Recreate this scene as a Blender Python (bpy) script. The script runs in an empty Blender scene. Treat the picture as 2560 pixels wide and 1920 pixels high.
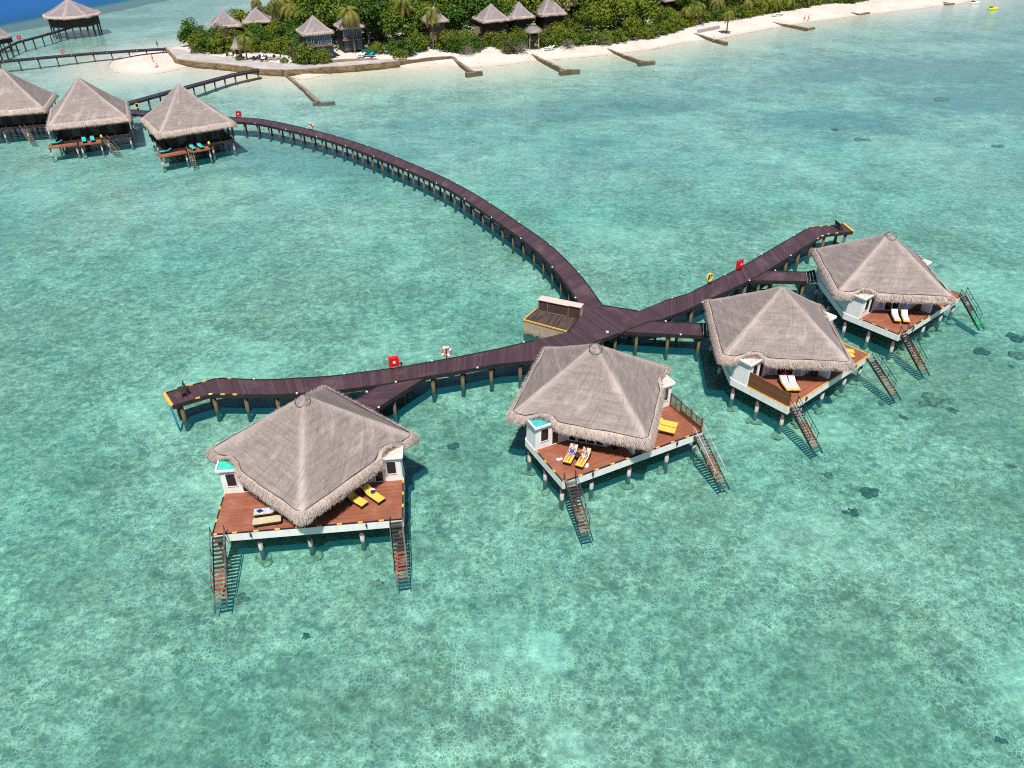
import bpy, math, random
from mathutils import Vector, Matrix, noise
SC = bpy.context.scene
COL = SC.collection
rad = math.radians

# ------------------------------------------------------------------ camera
F_PX, PITCH, ROLL, CAM_H = 1932.122, 0.59156696, -0.0097726, 41.8
FWD = Vector((0, math.cos(PITCH), -math.sin(PITCH)))
_UP0 = Vector((0, math.sin(PITCH), math.cos(PITCH)))
_R0 = Vector((1, 0, 0))
RGT = math.cos(ROLL) * _R0 + math.sin(ROLL) * _UP0
UPV = -math.sin(ROLL) * _R0 + math.cos(ROLL) * _UP0
CAMP = Vector((0, 0, CAM_H))
cam_d = bpy.data.cameras.new('camera')
cam_d.sensor_fit = 'HORIZONTAL'
cam_d.sensor_width = 36
cam_d.lens = 36 * F_PX / 2560
cam_d.clip_start = 0.5
cam_d.clip_end = 6000
cam = bpy.data.objects.new('camera', cam_d)
COL.objects.link(cam)
m3 = Matrix((RGT, UPV, -FWD)).transposed()
cam.matrix_world = Matrix.Translation(CAMP) @ m3.to_4x4()
SC.camera = cam
SC.render.resolution_x, SC.render.resolution_y = 1024, 768

# ------------------------------------------------------------------ light
SUN_EL = rad(64)
SUN_AZ = rad(3)          # shadows fall this far to the right of straight away from the camera
w = bpy.data.worlds.new('World'); SC.world = w; w.use_nodes = True
nt = w.node_tree
sky = nt.nodes.new('ShaderNodeTexSky'); sky.sky_type = 'NISHITA'; sky.sun_disc = False
sky.sun_elevation = SUN_EL; sky.sun_rotation = math.pi + SUN_AZ
sky.altitude = 0; sky.air_density = 1.0; sky.dust_density = 1.0; sky.ozone_density = 2.5
bg = nt.nodes['Background']; bg.inputs[1].default_value = 0.07
nt.links.new(sky.outputs[0], bg.inputs[0])
sl = bpy.data.lights.new('sun', 'SUN'); sl.energy = 5.0; sl.angle = rad(0.5); sl.color = (1, 0.955, 0.88)
so = bpy.data.objects.new('sun', sl); COL.objects.link(so)
sdir = Vector((math.sin(SUN_AZ) * math.cos(SUN_EL), math.cos(SUN_AZ) * math.cos(SUN_EL), -math.sin(SUN_EL)))
so.rotation_euler = sdir.to_track_quat('-Z', 'Y').to_euler()
so.location = (0, -40, 120)
SC.view_settings.view_transform = 'Standard'
SC.view_settings.look = 'None'
SC.view_settings.exposure = 0.24
SC.view_settings.gamma = 1.0
cy = SC.cycles
cy.max_bounces = 8; cy.diffuse_bounces = 3; cy.glossy_bounces = 3; cy.transmission_bounces = 4
cy.transparent_max_bounces = 16; cy.volume_bounces = 0
cy.caustics_reflective = False; cy.caustics_refractive = False
cy.use_denoising = False
cy.filter_width = 1.1

def P(px, py, z=0.0):
    """the point at height z that the photo shows at pixel (px, py) of 2560 x 1920"""
    d = FWD + RGT * ((px - 1280) / F_PX) - UPV * ((py - 960) / F_PX)
    return CAMP + d * ((z - CAM_H) / d.z)
def PJ(q):
    v = Vector(q) - CAMP; k = v.dot(FWD)
    return 1280 + F_PX * v.dot(RGT) / k, 960 - F_PX * v.dot(UPV) / k
def height_at(xy, py):
    """height above the ground point xy that shows at picture row py"""
    lo, hi = -2.0, 39.0
    for _ in range(50):
        mid = (lo + hi) / 2
        if PJ((xy[0], xy[1], mid))[1] > py: lo = mid
        else: hi = mid
    return lo
def ppm(q):
    return F_PX / (Vector(q) - CAMP).dot(FWD)

# ------------------------------------------------------------------ object helpers
def tag(o, label=None, cat=None, group=None, kind=None):
    if label: o['label'] = label
    if cat: o['category'] = cat
    if group: o['group'] = group
    if kind: o['kind'] = kind
    return o
def thing(name, label, cat, loc=(0, 0, 0), rz=0.0, group=None):
    o = bpy.data.objects.new(name, None); COL.objects.link(o)
    o.empty_display_size = 0.2
    o.location = loc; o.rotation_euler = (0, 0, rz)
    return tag(o, label, cat, group)
def copy_tree(o, parent=None):
    c = o.copy(); COL.objects.link(c)
    if parent is not None: c.parent = parent
    for ch in list(o.children): copy_tree(ch, c)
    return c

class MB:
    def __init__(s):
        s.v = []; s.f = []; s.uv = []; s.mi = []; s.use_uv = False; s.m = 0
    def add(s, vs, fs, uvs=None):
        b = len(s.v); s.v += [tuple(x) for x in vs]
        for k, f in enumerate(fs):
            s.f.append(tuple(b + i for i in f)); s.mi.append(s.m)
            if uvs is not None:
                s.use_uv = True; s.uv.append([uvs[i] for i in f])
            else: s.uv.append([(0.0, 0.0)] * len(f))
        return s
    def obox(s, M, sx, sy, sz):
        c = [M @ Vector((x * sx / 2, y * sy / 2, z * sz / 2)) for x in (-1, 1) for y in (-1, 1) for z in (-1, 1)]
        return s.add(c, [(0, 1, 3, 2), (4, 6, 7, 5), (0, 4, 5, 1), (2, 3, 7, 6), (0, 2, 6, 4), (1, 5, 7, 3)])
    def box(s, c, size, rz=0.0):
        return s.obox(Matrix.Translation(Vector(c)) @ Matrix.Rotation(rz, 4, 'Z'), *size)
    def bar(s, a, b, wdt, hgt, up=Vector((0, 0, 1))):
        a, b = Vector(a), Vector(b); d = b - a; L = d.length
        if L < 1e-6: return s
        y = d / L; x = y.cross(Vector(up))
        if x.length < 1e-4: x = y.cross(Vector((1, 0, 0)))
        x.normalize(); z = x.cross(y)
        M = Matrix((x, y, z)).transposed().to_4x4(); M.translation = (a + b) / 2
        return s.obox(M, wdt, L, hgt)
    def tube(s, a, b, r0, r1=None, n=8, caps=True):
        r1 = r0 if r1 is None else r1
        a, b = Vector(a), Vector(b); d = (b - a).normalized()
        x = d.cross(Vector((0, 0, 1)))
        if x.length < 1e-3: x = Vector((1, 0, 0))
        x.normalize(); y = d.cross(x)
        vs = []
        for p, r in ((a, r0), (b, r1)):
            for i in range(n):
                t = 2 * math.pi * i / n
                vs.append(p + x * (r * math.cos(t)) + y * (r * math.sin(t)))
        fs = [(i, (i + 1) % n, n + (i + 1) % n, n + i) for i in range(n)]
        if caps: fs += [tuple(range(n - 1, -1, -1)), tuple(range(n, 2 * n))]
        return s.add(vs, fs)
    def path(s, pts, r, n=6, closed=False):
        k = len(pts)
        for i in range(k if closed else k - 1):
            s.tube(pts[i], pts[(i + 1) % k], r, r, n)
        return s
    def prism(s, pts, z0, z1):
        n = len(pts)
        vs = [(p[0], p[1], z0) for p in pts] + [(p[0], p[1], z1) for p in pts]
        fs = [(i, (i + 1) % n, n + (i + 1) % n, n + i) for i in range(n)] + [tuple(range(n - 1, -1, -1)), tuple(range(n, 2 * n))]
        return s.add(vs, fs)
    def wall(s, a, b, z0, z1, t):
        return s.bar((a[0], a[1], (z0 + z1) / 2), (b[0], b[1], (z0 + z1) / 2), t, z1 - z0)
    def blob(s, c, rx, ry, rz, nu=10, nv=7, jit=0.0, rng=None):
        vs = [(c[0], c[1], c[2] - rz)]
        for j in range(1, nv):
            ph = -math.pi / 2 + math.pi * j / nv
            for i in range(nu):
                t = 2 * math.pi * i / nu
                k = 1 + (rng.uniform(-jit, jit) if rng else 0)
                vs.append((c[0] + rx * k * math.cos(ph) * math.cos(t), c[1] + ry * k * math.cos(ph) * math.sin(t), c[2] + rz * k * math.sin(ph)))
        vs.append((c[0], c[1], c[2] + rz))
        fs = [(0, 1 + (i + 1) % nu, 1 + i) for i in range(nu)]
        for j in range(nv - 2):
            for i in range(nu):
                a = 1 + j * nu
                fs.append((a + i, a + (i + 1) % nu, a + nu + (i + 1) % nu, a + nu + i))
        a = 1 + (nv - 2) * nu; e = len(vs) - 1
        fs += [(a + i, a + (i + 1) % nu, e) for i in range(nu)]
        return s.add(vs, fs)
    def torus(s, M, R, r, nu=20, nv=8):
        vs = []
        for i in range(nu):
            t = 2 * math.pi * i / nu
            for j in range(nv):
                q = 2 * math.pi * j / nv
                vs.append(M @ Vector(((R + r * math.cos(q)) * math.cos(t), (R + r * math.cos(q)) * math.sin(t), r * math.sin(q))))
        fs = [(i * nv + j, ((i + 1) % nu) * nv + j, ((i + 1) % nu) * nv + (j + 1) % nv, i * nv + (j + 1) % nv) for i in range(nu) for j in range(nv)]
        return s.add(vs, fs)
    def build(s, name, mat, parent=None, smooth=False, bevel=0.0, loc=None):
        me = bpy.data.meshes.new(name)
        me.from_pydata(s.v, [], s.f)
        mats = mat if isinstance(mat, (list, tuple)) else [mat]
        for q in mats: me.materials.append(q)
        if len(mats) > 1: me.polygons.foreach_set('material_index', s.mi)
        if s.use_uv:
            ul = me.uv_layers.new(name='UVMap')
            ul.data.foreach_set('uv', [c for f in s.uv for u in f for c in u])
        if smooth: me.polygons.foreach_set('use_smooth', [True] * len(s.f))
        me.update()
        o = bpy.data.objects.new(name, me); COL.objects.link(o)
        if parent is not None: o.parent = parent
        if loc is not None: o.location = loc
        if bevel:
            b = o.modifiers.new('bevel', 'BEVEL'); b.width = bevel; b.segments = 2; b.limit_method = 'ANGLE'
        return o

# ------------------------------------------------------------------ material helpers
class NT:
    def __init__(s, name):
        s.mat = bpy.data.materials.new(name); s.mat.use_nodes = True
        s.t = s.mat.node_tree; s.t.nodes.clear()
        s.out = s.t.nodes.new('ShaderNodeOutputMaterial')
    def n(s, typ, props=None, **ins):
        nd = s.t.nodes.new('ShaderNode' + typ)
        for k, v in (props or {}).items(): setattr(nd, k, v)
        for k, v in ins.items():
            key = int(k[1:]) if k[0] == '_' and k[1:].isdigit() else k.replace('_', ' ')
            s.set(nd, key, v)
        return nd
    def set(s, nd, key, v):
        sock = nd.inputs[key]
        if isinstance(v, bpy.types.NodeSocket): s.t.links.new(v, sock)
        elif isinstance(v, bpy.types.Node): s.t.links.new(v.outputs[0], sock)
        else:
            if isinstance(v, (tuple, list)) and len(v) == 3 and sock.type == 'RGBA': v = (*v, 1)
            sock.default_value = v
    def math(s, op, a, b=0.0, c=0.0, clamp=False):
        nd = s.n('Math', {'operation': op, 'use_clamp': clamp}, _0=a, _1=b)
        if op in ('MULTIPLY_ADD', 'SMOOTH_MIN', 'COMPARE', 'WRAP'): s.set(nd, 2, c)
        return nd.outputs[0]
    def mix(s, fac, a, b, typ='MIX'):
        nd = s.t.nodes.new('ShaderNodeMix'); nd.data_type = 'RGBA'; nd.blend_type = typ
        s.set(nd, 0, fac); s.set(nd, 6, a); s.set(nd, 7, b)
        return nd.outputs[2]
    def ramp(s, fac, stops, interp='LINEAR'):
        nd = s.t.nodes.new('ShaderNodeValToRGB'); cr = nd.color_ramp; cr.interpolation = interp
        while len(cr.elements) < len(stops): cr.elements.new(0.5)
        for e, (p, c) in zip(cr.elements, stops):
            e.position = p; e.color = (*c, 1) if len(c) == 3 else c
        s.set(nd, 0, fac)
        return nd.outputs[0]
    def maprange(s, v, a, b, c=0.0, d=1.0, smooth=True):
        nd = s.n('MapRange', {'interpolation_type': 'SMOOTHSTEP' if smooth else 'LINEAR'}, _0=v, _1=a, _2=b, _3=c, _4=d)
        return nd.outputs[0]
    def noise(s, vec, scale, detail=3.0, rough=0.55, dist=0.0):
        nd = s.n('TexNoise', None, Vector=vec, Scale=scale, Detail=detail, Roughness=rough, Distortion=dist)
        return nd.outputs[0]
    def vmul(s, v, k):
        nd = s.n('VectorMath', {'operation': 'MULTIPLY'}, _0=v, _1=k); return nd.outputs[0]
    def vadd(s, v, k):
        nd = s.n('VectorMath', {'operation': 'ADD'}, _0=v, _1=k); return nd.outputs[0]
    def coord(s, which='Object'): return s.n('TexCoord').outputs[which]
    def pos(s): return s.n('NewGeometry').outputs['Position']
    def xyz(s, v):
        nd = s.n('SeparateXYZ', None, _0=v); return nd.outputs
    def bump(s, h, strength=0.3, dist=0.05):
        return s.n('Bump', None, Strength=strength, Distance=dist, Height=h).outputs[0]
    def surf(s, color, rough=0.7, normal=None, spec=0.3, metal=0.0):
        b = s.n('BsdfPrincipled'); s.set(b, 'Base Color', color); s.set(b, 'Roughness', rough)
        s.set(b, 'Specular IOR Level', spec); s.set(b, 'Metallic', metal)
        if normal is not None: s.set(b, 'Normal', normal)
        s.t.links.new(b.outputs[0], s.out.inputs[0]); return s.mat

def simple(name, col, rough=0.6, spec=0.3, var=0.18, scale=3.0, metal=0.0, bump=0.0):
    t = NT(name); v = t.coord()
    n1 = t.noise(v, scale, 4.0, 0.6)
    c = t.mix(t.maprange(n1, 0.3, 0.7), tuple(x * (1 - var) for x in col), tuple(min(1, x * (1 + var)) for x in col))
    nm = t.bump(t.noise(v, scale * 8, 3.0), bump, 0.02) if bump else None
    return t.surf(c, rough, nm, spec, metal)

M = {}
def make_materials():
    # white painted render with faint streaks
    t = NT('white_paint'); v = t.coord(); x = t.vmul(v, (1.6, 1.6, 0.5))
    n1 = t.noise(x, 2.0, 5.0, 0.65)
    st = t.noise(t.vmul(v, (3.5, 3.5, 0.25)), 1.0, 4.0, 0.7)
    c = t.mix(t.maprange(n1, 0.35, 0.8), (0.86, 0.85, 0.84), (0.72, 0.72, 0.71))
    c = t.mix(t.maprange(st, 0.56, 0.74, 0, 0.35), c, (0.47, 0.43, 0.37))
    M['white'] = t.surf(c, 0.55, None, 0.3)
    # deck boards along local x
    t = NT('deck_boards'); v = t.coord(); s = t.xyz(v)
    yy = t.math('DIVIDE', s[1], 0.145)
    idn = t.math('FLOOR', yy); fr = t.math('FRACT', yy)
    joint = t.math('FLOOR', t.math('DIVIDE', t.math('ADD', s[0], t.math('MULTIPLY', idn, 1.37)), 2.7))
    wn = t.n('TexWhiteNoise', {'noise_dimensions': '2D'}, Vector=t.n('CombineXYZ', None, _0=idn, _1=joint).outputs[0]).outputs[0]
    grain = t.noise(t.vmul(v, (1.2, 26.0, 1.0)), 1.5, 5.0, 0.65)
    big = t.noise(v, 0.55, 4.0, 0.6)
    c = t.ramp(wn, [(0, (0.25, 0.080, 0.043)), (0.5, (0.285, 0.095, 0.053)), (1, (0.33, 0.115, 0.068))])
    c = t.mix(t.maprange(grain, 0.3, 0.75, 0, 0.45), c, (0.17, 0.055, 0.032))
    c = t.mix(t.maprange(big, 0.42, 0.72, 0, 0.6), c, (0.37, 0.175, 0.118))
    c = t.mix(t.maprange(t.noise(t.vmul(v, (0.5, 1.4, 1)), 1.1, 5.0, 0.7), 0.54, 0.72, 0, 0.45), c, (0.19, 0.085, 0.060))
    gap = t.math('LESS_THAN', fr, 0.07)
    c = t.mix(t.math('MULTIPLY', gap, 0.8), c, (0.05, 0.018, 0.012))
    M['deck'] = t.surf(c, 0.6, t.bump(grain, 0.2, 0.01), 0.3)
    # jetty boards, uv in metres: u across, v along
    def jetty(name, cols, wornc, rough):
        t = NT(name); uv = t.coord('UV'); s = t.xyz(uv)
        vv = t.math('DIVIDE', s[1], 0.2)
        idn = t.math('FLOOR', vv); fr = t.math('FRACT', vv)
        wn = t.n('TexWhiteNoise', {'noise_dimensions': '1D'}, W=idn).outputs[0]
        grain = t.noise(t.vmul(uv, (1.0, 16.0, 1.0)), 1.3, 5.0, 0.65)
        big = t.noise(uv, 0.22, 5.0, 0.65)
        c = t.ramp(wn, [(0, cols[0]), (0.6, cols[1]), (1, cols[2])])
        c = t.mix(t.maprange(grain, 0.4, 0.8, 0, 0.5), c, wornc)
        c = t.mix(t.maprange(big, 0.52, 0.72, 0, 0.7), c, tuple(min(1, k * 1.3) for k in wornc))
        gap = t.math('LESS_THAN', fr, 0.16)
        c = t.mix(t.math('MULTIPLY', gap, 0.65), c, (0.008, 0.006, 0.008))
        return t.surf(c, rough, t.bump(grain, 0.25, 0.01), 0.45)
    M['jetty'] = jetty('walkway_boards', [(0.044, 0.023, 0.030), (0.064, 0.033, 0.042), (0.090, 0.046, 0.055)], (0.120, 0.074, 0.080), 0.5)
    M['jetty_far'] = jetty('walkway_boards_dark', [(0.030, 0.024, 0.038), (0.040, 0.031, 0.047), (0.055, 0.042, 0.060)], (0.07, 0.052, 0.066), 0.5)
    M['beam'] = simple('dark_beam', (0.022, 0.017, 0.018), 0.65, 0.3, 0.3, 2.0)
    # posts: dark top, weathered, algae at the waterline
    def pile(name, top, low, lim, soft):
        t = NT(name); p = t.pos(); z = t.xyz(p)[2]
        nz = t.noise(p, 2.2, 4.0, 0.6)
        zz = t.math('ADD', z, t.math('MULTIPLY', t.math('SUBTRACT', nz, 0.5), 0.45))
        c = t.mix(t.maprange(zz, lim - soft, lim + soft), low, top)
        c = t.mix(t.maprange(zz, 0.02, 0.20, 0.85, 0), c, (0.085, 0.075, 0.035))
        c = t.mix(t.maprange(t.noise(t.vmul(p, (1, 1, 0.3)), 7, 4), 0.4, 0.75, 0, 0.4), c, (0.1, 0.07, 0.05))
        return t.surf(c, 0.75, t.bump(t.noise(p, 9, 4), 0.3, 0.02), 0.2)
    M['pile'] = pile('villa_pile', (0.115, 0.075, 0.070), (0.56, 0.55, 0.52), 0.72, 0.10)
    M['post'] = pile('jetty_post', (0.030, 0.021, 0.018), (0.155, 0.12, 0.07), 1.25, 0.4)
    M['footing'] = simple('footing_concrete', (0.44, 0.40, 0.28), 0.85, 0.1, 0.35, 1.5, bump=0.4)
    # thatch; uv in metres: u along the eave, v up the slope
    def thatch(name, ca, cb, cc, course):
        t = NT(name); uv = t.coord('UV'); s = t.xyz(uv); ob = t.coord()
        rnd = t.n('ObjectInfo').outputs['Random']
        off = t.n('CombineXYZ', None, _0=t.math('MULTIPLY', rnd, 37.0), _1=t.math('MULTIPLY', rnd, 11.0)).outputs[0]
        uo = t.vadd(uv, off)
        fib = t.noise(t.vmul(uo, (11.0, 1.6, 1.0)), 1.0, 7.0, 0.72)
        fib2 = t.noise(t.vmul(uo, (32.0, 5.0, 1.0)), 1.0, 4.0, 0.7)
        rows = t.noise(t.vmul(uo, (0.30, 3.4, 1.0)), 1.0, 5.0, 0.62)
        blot = t.noise(uo, 0.42, 5.0, 0.62)
        patch = t.noise(t.vmul(uo, (0.9, 1.9, 1)), 0.9, 5.0, 0.66)
        f = t.math('ADD', t.math('MULTIPLY', fib, 0.45), t.math('MULTIPLY', fib2, 0.55))
        c = t.mix(t.maprange(f, 0.36, 0.64), cb, ca)
        c = t.mix(t.maprange(rows, 0.42, 0.68, 0, 0.50), c, cb)
        c = t.mix(t.maprange(blot, 0.50, 0.70, 0, 0.65), c, cc)
        c = t.mix(t.maprange(patch, 0.50, 0.78, 0, 0.50), c, tuple(k * 0.62 for k in cb))
        # faint sewn lines up the slope and course lines
        du = t.math('ABSOLUTE', t.math('SUBTRACT', t.math('FRACT', t.math('DIVIDE', t.math('ADD', s[0], t.math('MULTIPLY', blot, 0.25)), 2.05)), 0.5))
        c = t.mix(t.math('MULTIPLY', t.math('LESS_THAN', du, 0.012), 0.35), c, tuple(k * 0.45 for k in cb))
        fv = t.math('FRACT', t.math('ADD', t.math('DIVIDE', s[1], 0.62), t.math('MULTIPLY', rows, 0.7)))
        c = t.mix(t.maprange(fv, 0.0, 0.30, course, 0), c, tuple(k * 0.55 for k in cb))
        hp = t.n('Attribute', {'attribute_name': 'hip'}).outputs['Fac']
        c = t.mix(t.math('MULTIPLY', hp, t.maprange(fib, 0.3, 0.6, 0.35, 0.75)), c, tuple(min(1, k * 1.22) for k in cc))
        strk = t.noise(t.vmul(uo, (2.6, 0.16, 1)), 1.0, 4.0, 0.6)
        c = t.mix(t.maprange(strk, 0.52, 0.70, 0, 0.38), c, tuple(k * 0.72 for k in cb))
        h = t.math('ADD', t.math('MULTIPLY', f, 1.0), t.math('MULTIPLY', fv, 0.12))
        h = t.math('ADD', h, t.math('MULTIPLY', patch, 0.8))
        return t.surf(c, 0.9, t.bump(h, 0.8, 0.08), 0.08)
    M['thatch'] = thatch('thatch', (0.395, 0.332, 0.312), (0.185, 0.150, 0.140), (0.44, 0.372, 0.345), 0.18)
    M['fringe'] = thatch('thatch_fringe', (0.61, 0.500, 0.445), (0.36, 0.285, 0.25), (0.68, 0.56, 0.49), 0.0)
    M['thatch_far'] = thatch('thatch_weathered', (0.32, 0.275, 0.272), (0.185, 0.155, 0.158), (0.36, 0.31, 0.30), 0.14)
    M['rope'] = simple('binding_rope', (0.05, 0.04, 0.04), 0.8, 0.1)
    t = NT('dark_glass'); v = t.coord()
    M['glass'] = t.surf(t.mix(t.noise(v, 1.2, 2.0), (0.010, 0.009, 0.012), (0.035, 0.026, 0.030)), 0.12, None, 0.5)
    M['glass_blue'] = simple('bluish_glass', (0.035, 0.10, 0.14), 0.15, 0.5, 0.5, 0.8)
    M['curtain'] = simple('pale_curtain', (0.42, 0.45, 0.62), 0.8, 0.1, 0.3, 6.0)
    M['turq_roof'] = simple('turquoise_membrane', (0.05, 0.52, 0.40), 0.5, 0.3, 0.15, 1.5)
    M['turq_roof2'] = simple('turquoise_blue_membrane', (0.06, 0.42, 0.44), 0.5, 0.3, 0.2, 1.5)
    M['cream_roof'] = simple('cream_membrane', (0.56, 0.51, 0.45), 0.7, 0.2, 0.2, 2.0)
    M['yellow'] = simple('yellow_paint', (0.63, 0.37, 0.075), 0.55, 0.3, 0.2, 4.0)
    M['cushion'] = simple('yellow_cushion', (0.72, 0.455, 0.085), 0.8, 0.15, 0.10, 2.5)
    M['beige'] = simple('beige_cushion', (0.50, 0.42, 0.27), 0.8, 0.15, 0.10, 2.5)
    M['turq'] = simple('turquoise_cushion', (0.04, 0.42, 0.38), 0.8, 0.15, 0.15, 2.5)
    M['navy'] = simple('navy_cloth', (0.020, 0.022, 0.14), 0.85, 0.1, 0.3, 8.0)
    M['royal'] = simple('royal_blue_swimsuit', (0.015, 0.06, 0.55), 0.6, 0.2, 0.2, 8.0)
    M['pink'] = simple('pink_cloth', (0.62, 0.03, 0.13), 0.8, 0.1, 0.2, 5.0)
    M['maroon'] = simple('maroon_cloth', (0.16, 0.012, 0.02), 0.8, 0.1, 0.2, 5.0)
    M['purple'] = simple('purple_cloth', (0.055, 0.03, 0.09), 0.8, 0.1, 0.2, 5.0)
    M['whitecloth'] = simple('white_cloth', (0.78, 0.78, 0.78), 0.85, 0.1, 0.08, 5.0)
    M['dkwood'] = simple('dark_wood', (0.045, 0.026, 0.018), 0.6, 0.3, 0.3, 4.0)
    M['screen'] = None
    t = NT('screen_slats'); v = t.coord(); s = t.xyz(v)
    zz = t.math('DIVIDE', s[2], 0.10); idn = t.math('FLOOR', zz)
    wn = t.n('TexWhiteNoise', {'noise_dimensions': '1D'}, W=idn).outputs[0]
    g = t.noise(t.vmul(v, (1.5, 1.5, 14)), 1.6, 4.0)
    c = t.ramp(wn, [(0, (0.13, 0.050, 0.022)), (1, (0.23, 0.095, 0.042))])
    c = t.mix(t.maprange(g, 0.5, 0.75, 0, 0.5), c, (0.30, 0.14, 0.06))
    c = t.mix(t.math('MULTIPLY', t.math('LESS_THAN', t.math('FRACT', zz), 0.12), 0.7), c, (0.04, 0.015, 0.01))
    M['screen'] = t.surf(c, 0.6, None, 0.3)
    M['rail'] = simple('dark_rail', (0.03, 0.022, 0.022), 0.5, 0.4, 0.3, 3.0)
    M['rail_pale'] = simple('pale_rail', (0.52, 0.44, 0.42), 0.5, 0.4, 0.2, 3.0)
    M['tread_dark'] = simple('tread_dark', (0.055, 0.035, 0.032), 0.7, 0.2, 0.4, 6.0)
    M['tread_red'] = simple('tread_red', (0.27, 0.065, 0.045), 0.7, 0.2, 0.4, 6.0)
    M['tread_worn'] = simple('tread_worn', (0.20, 0.155, 0.115), 0.8, 0.1, 0.4, 6.0)
    M['tread_grey'] = simple('tread_grey', (0.20, 0.19, 0.18), 0.8, 0.1, 0.4, 6.0)
    M['tread_rust'] = simple('tread_rust', (0.21, 0.085, 0.050), 0.8, 0.1, 0.4, 6.0)
    M['tread_green'] = simple('tread_green', (0.03, 0.40, 0.16), 0.7, 0.2, 0.3, 6.0)
    M['red'] = simple('red_paint', (0.62, 0.012, 0.02), 0.4, 0.4, 0.12, 3.0)
    M['orange'] = simple('orange_plastic', (0.70, 0.11, 0.05), 0.5, 0.4, 0.2, 3.0)
    M['yelring'] = simple('yellow_plastic', (0.66, 0.42, 0.07), 0.5, 0.4, 0.2, 3.0)
    M['yel2'] = simple('bright_yellow_plastic', (0.75, 0.72, 0.02), 0.4, 0.5, 0.1, 3.0)
    M['blue'] = simple('blue_plastic', (0.02, 0.25, 0.45), 0.5, 0.4, 0.2, 3.0)
    M['concrete'] = None
    t = NT('beige_render'); p = t.pos(); z = t.xyz(p)[2]
    n1 = t.noise(p, 1.1, 5.0, 0.65)
    c = t.mix(t.maprange(n1, 0.35, 0.7), (0.40, 0.30, 0.225), (0.47, 0.365, 0.28))
    zz = t.math('ADD', z, t.math('MULTIPLY', t.math('SUBTRACT', t.noise(p, 3.0, 5.0, 0.7), 0.5), 0.9))
    c = t.mix(t.maprange(zz, 0.15, 0.55, 0.75, 0), c, (0.26, 0.235, 0.17))
    c = t.mix(t.maprange(zz, 0.0, 0.16, 0.9, 0), c, (0.035, 0.035, 0.012))
    M['concrete'] = t.surf(c, 0.85, t.bump(n1, 0.2, 0.02), 0.15)
    t = NT('cabinet_boards'); v = t.coord(); s = t.xyz(v)
    st = t.noise(t.vmul(v, (18, 18, 0.8)), 1.0, 4.0)
    M['cabinet'] = t.surf(t.mix(t.maprange(st, 0.35, 0.7), (0.055, 0.034, 0.030), (0.095, 0.062, 0.054)), 0.7, None, 0.2)
    M['cap'] = simple('cabinet_cap', (0.58, 0.45, 0.40), 0.8, 0.15, 0.06, 2.0)
    t = NT('platform_boards'); v = t.pos()
    st = t.noise(t.vmul(t.n('Mapping', None, Vector=v, Rotation=(0, 0, rad(23))).outputs[0], (7, 0.6, 1)), 1.0, 5.0)
    c = t.mix(t.maprange(st, 0.35, 0.62), (0.040, 0.028, 0.030), (0.095, 0.065, 0.056))
    c = t.mix(t.maprange(st, 0.62, 0.78, 0, 0.7), c, (0.22, 0.165, 0.12))
    M['platform'] = t.surf(c, 0.7, None, 0.2)
    # stone sea wall
    t = NT('sea_wall_stone'); p = t.pos(); z = t.xyz(p)[2]
    br = t.n('TexVoronoi', {'feature': 'F1'}, Vector=t.vmul(p, (1, 1, 1.6)), Scale=1.6)
    n1 = t.noise(p, 0.35, 5.0, 0.7)
    c = t.mix(br.outputs['Color'], (0.10, 0.065, 0.035), (0.27, 0.20, 0.115))
    c = t.mix(t.maprange(n1, 0.45, 0.7, 0, 0.7), c, (0.30, 0.235, 0.165))
    zz = t.math('ADD', z, t.math('MULTIPLY', t.math('SUBTRACT', n1, 0.5), 1.2))
    c = t.mix(t.maprange(zz, 0.1, 0.7, 0.8, 0), c, (0.085, 0.065, 0.022))
    M['stone'] = t.surf(c, 0.9, t.bump(br.outputs[0], 0.6, 0.15), 0.1)
    t = NT('groyne_concrete'); p = t.pos(); z = t.xyz(p)[2]
    n1 = t.noise(p, 0.5, 5.0, 0.7); n2 = t.noise(p, 2.4, 4.0, 0.7)
    c = t.mix(t.maprange(n1, 0.4, 0.65), (0.27, 0.215, 0.165), (0.13, 0.09, 0.055))
    c = t.mix(t.maprange(n2, 0.5, 0.8, 0, 0.6), c, (0.09, 0.065, 0.04))
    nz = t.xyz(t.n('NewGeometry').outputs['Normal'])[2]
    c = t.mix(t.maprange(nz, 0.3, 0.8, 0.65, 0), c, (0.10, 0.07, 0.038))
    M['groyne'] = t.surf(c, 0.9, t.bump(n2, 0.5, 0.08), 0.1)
    t = NT('terrace_paving'); p = t.pos()
    n1 = t.noise(p, 0.3, 5.0, 0.65); n2 = t.noise(p, 1.7, 4.0, 0.65)
    c = t.mix(t.maprange(n1, 0.4, 0.65), (0.36, 0.33, 0.32), (0.47, 0.44, 0.42))
    c = t.mix(t.maprange(n2, 0.5, 0.75, 0, 0.4), c, (0.28, 0.25, 0.24))
    M['paving'] = t.surf(c, 0.85, None, 0.15)
    # sand above the water
    t = NT('coral_sand'); p = t.pos(); z = t.xyz(p)[2]
    n1 = t.noise(p, 0.12, 5.0, 0.6); n2 = t.noise(p, 1.1, 5.0, 0.65)
    c = t.mix(t.maprange(n1, 0.35, 0.7), (0.60, 0.555, 0.505), (0.51, 0.46, 0.40))
    c = t.mix(t.maprange(n2, 0.52, 0.75, 0, 0.35), c, (0.46, 0.405, 0.345))
    c = t.mix(t.maprange(t.math('ADD', z, t.math('MULTIPLY', n1, 0.25)), 0.10, 0.45, 0.6, 0), c, (0.47, 0.39, 0.30))
    wk = t.math('MULTIPLY', t.maprange(t.noise(p, 0.8, 5.0, 0.75), 0.56, 0.66), t.math('MULTIPLY', t.maprange(z, 0.12, 0.25), t.maprange(z, 0.75, 0.45)))
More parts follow.
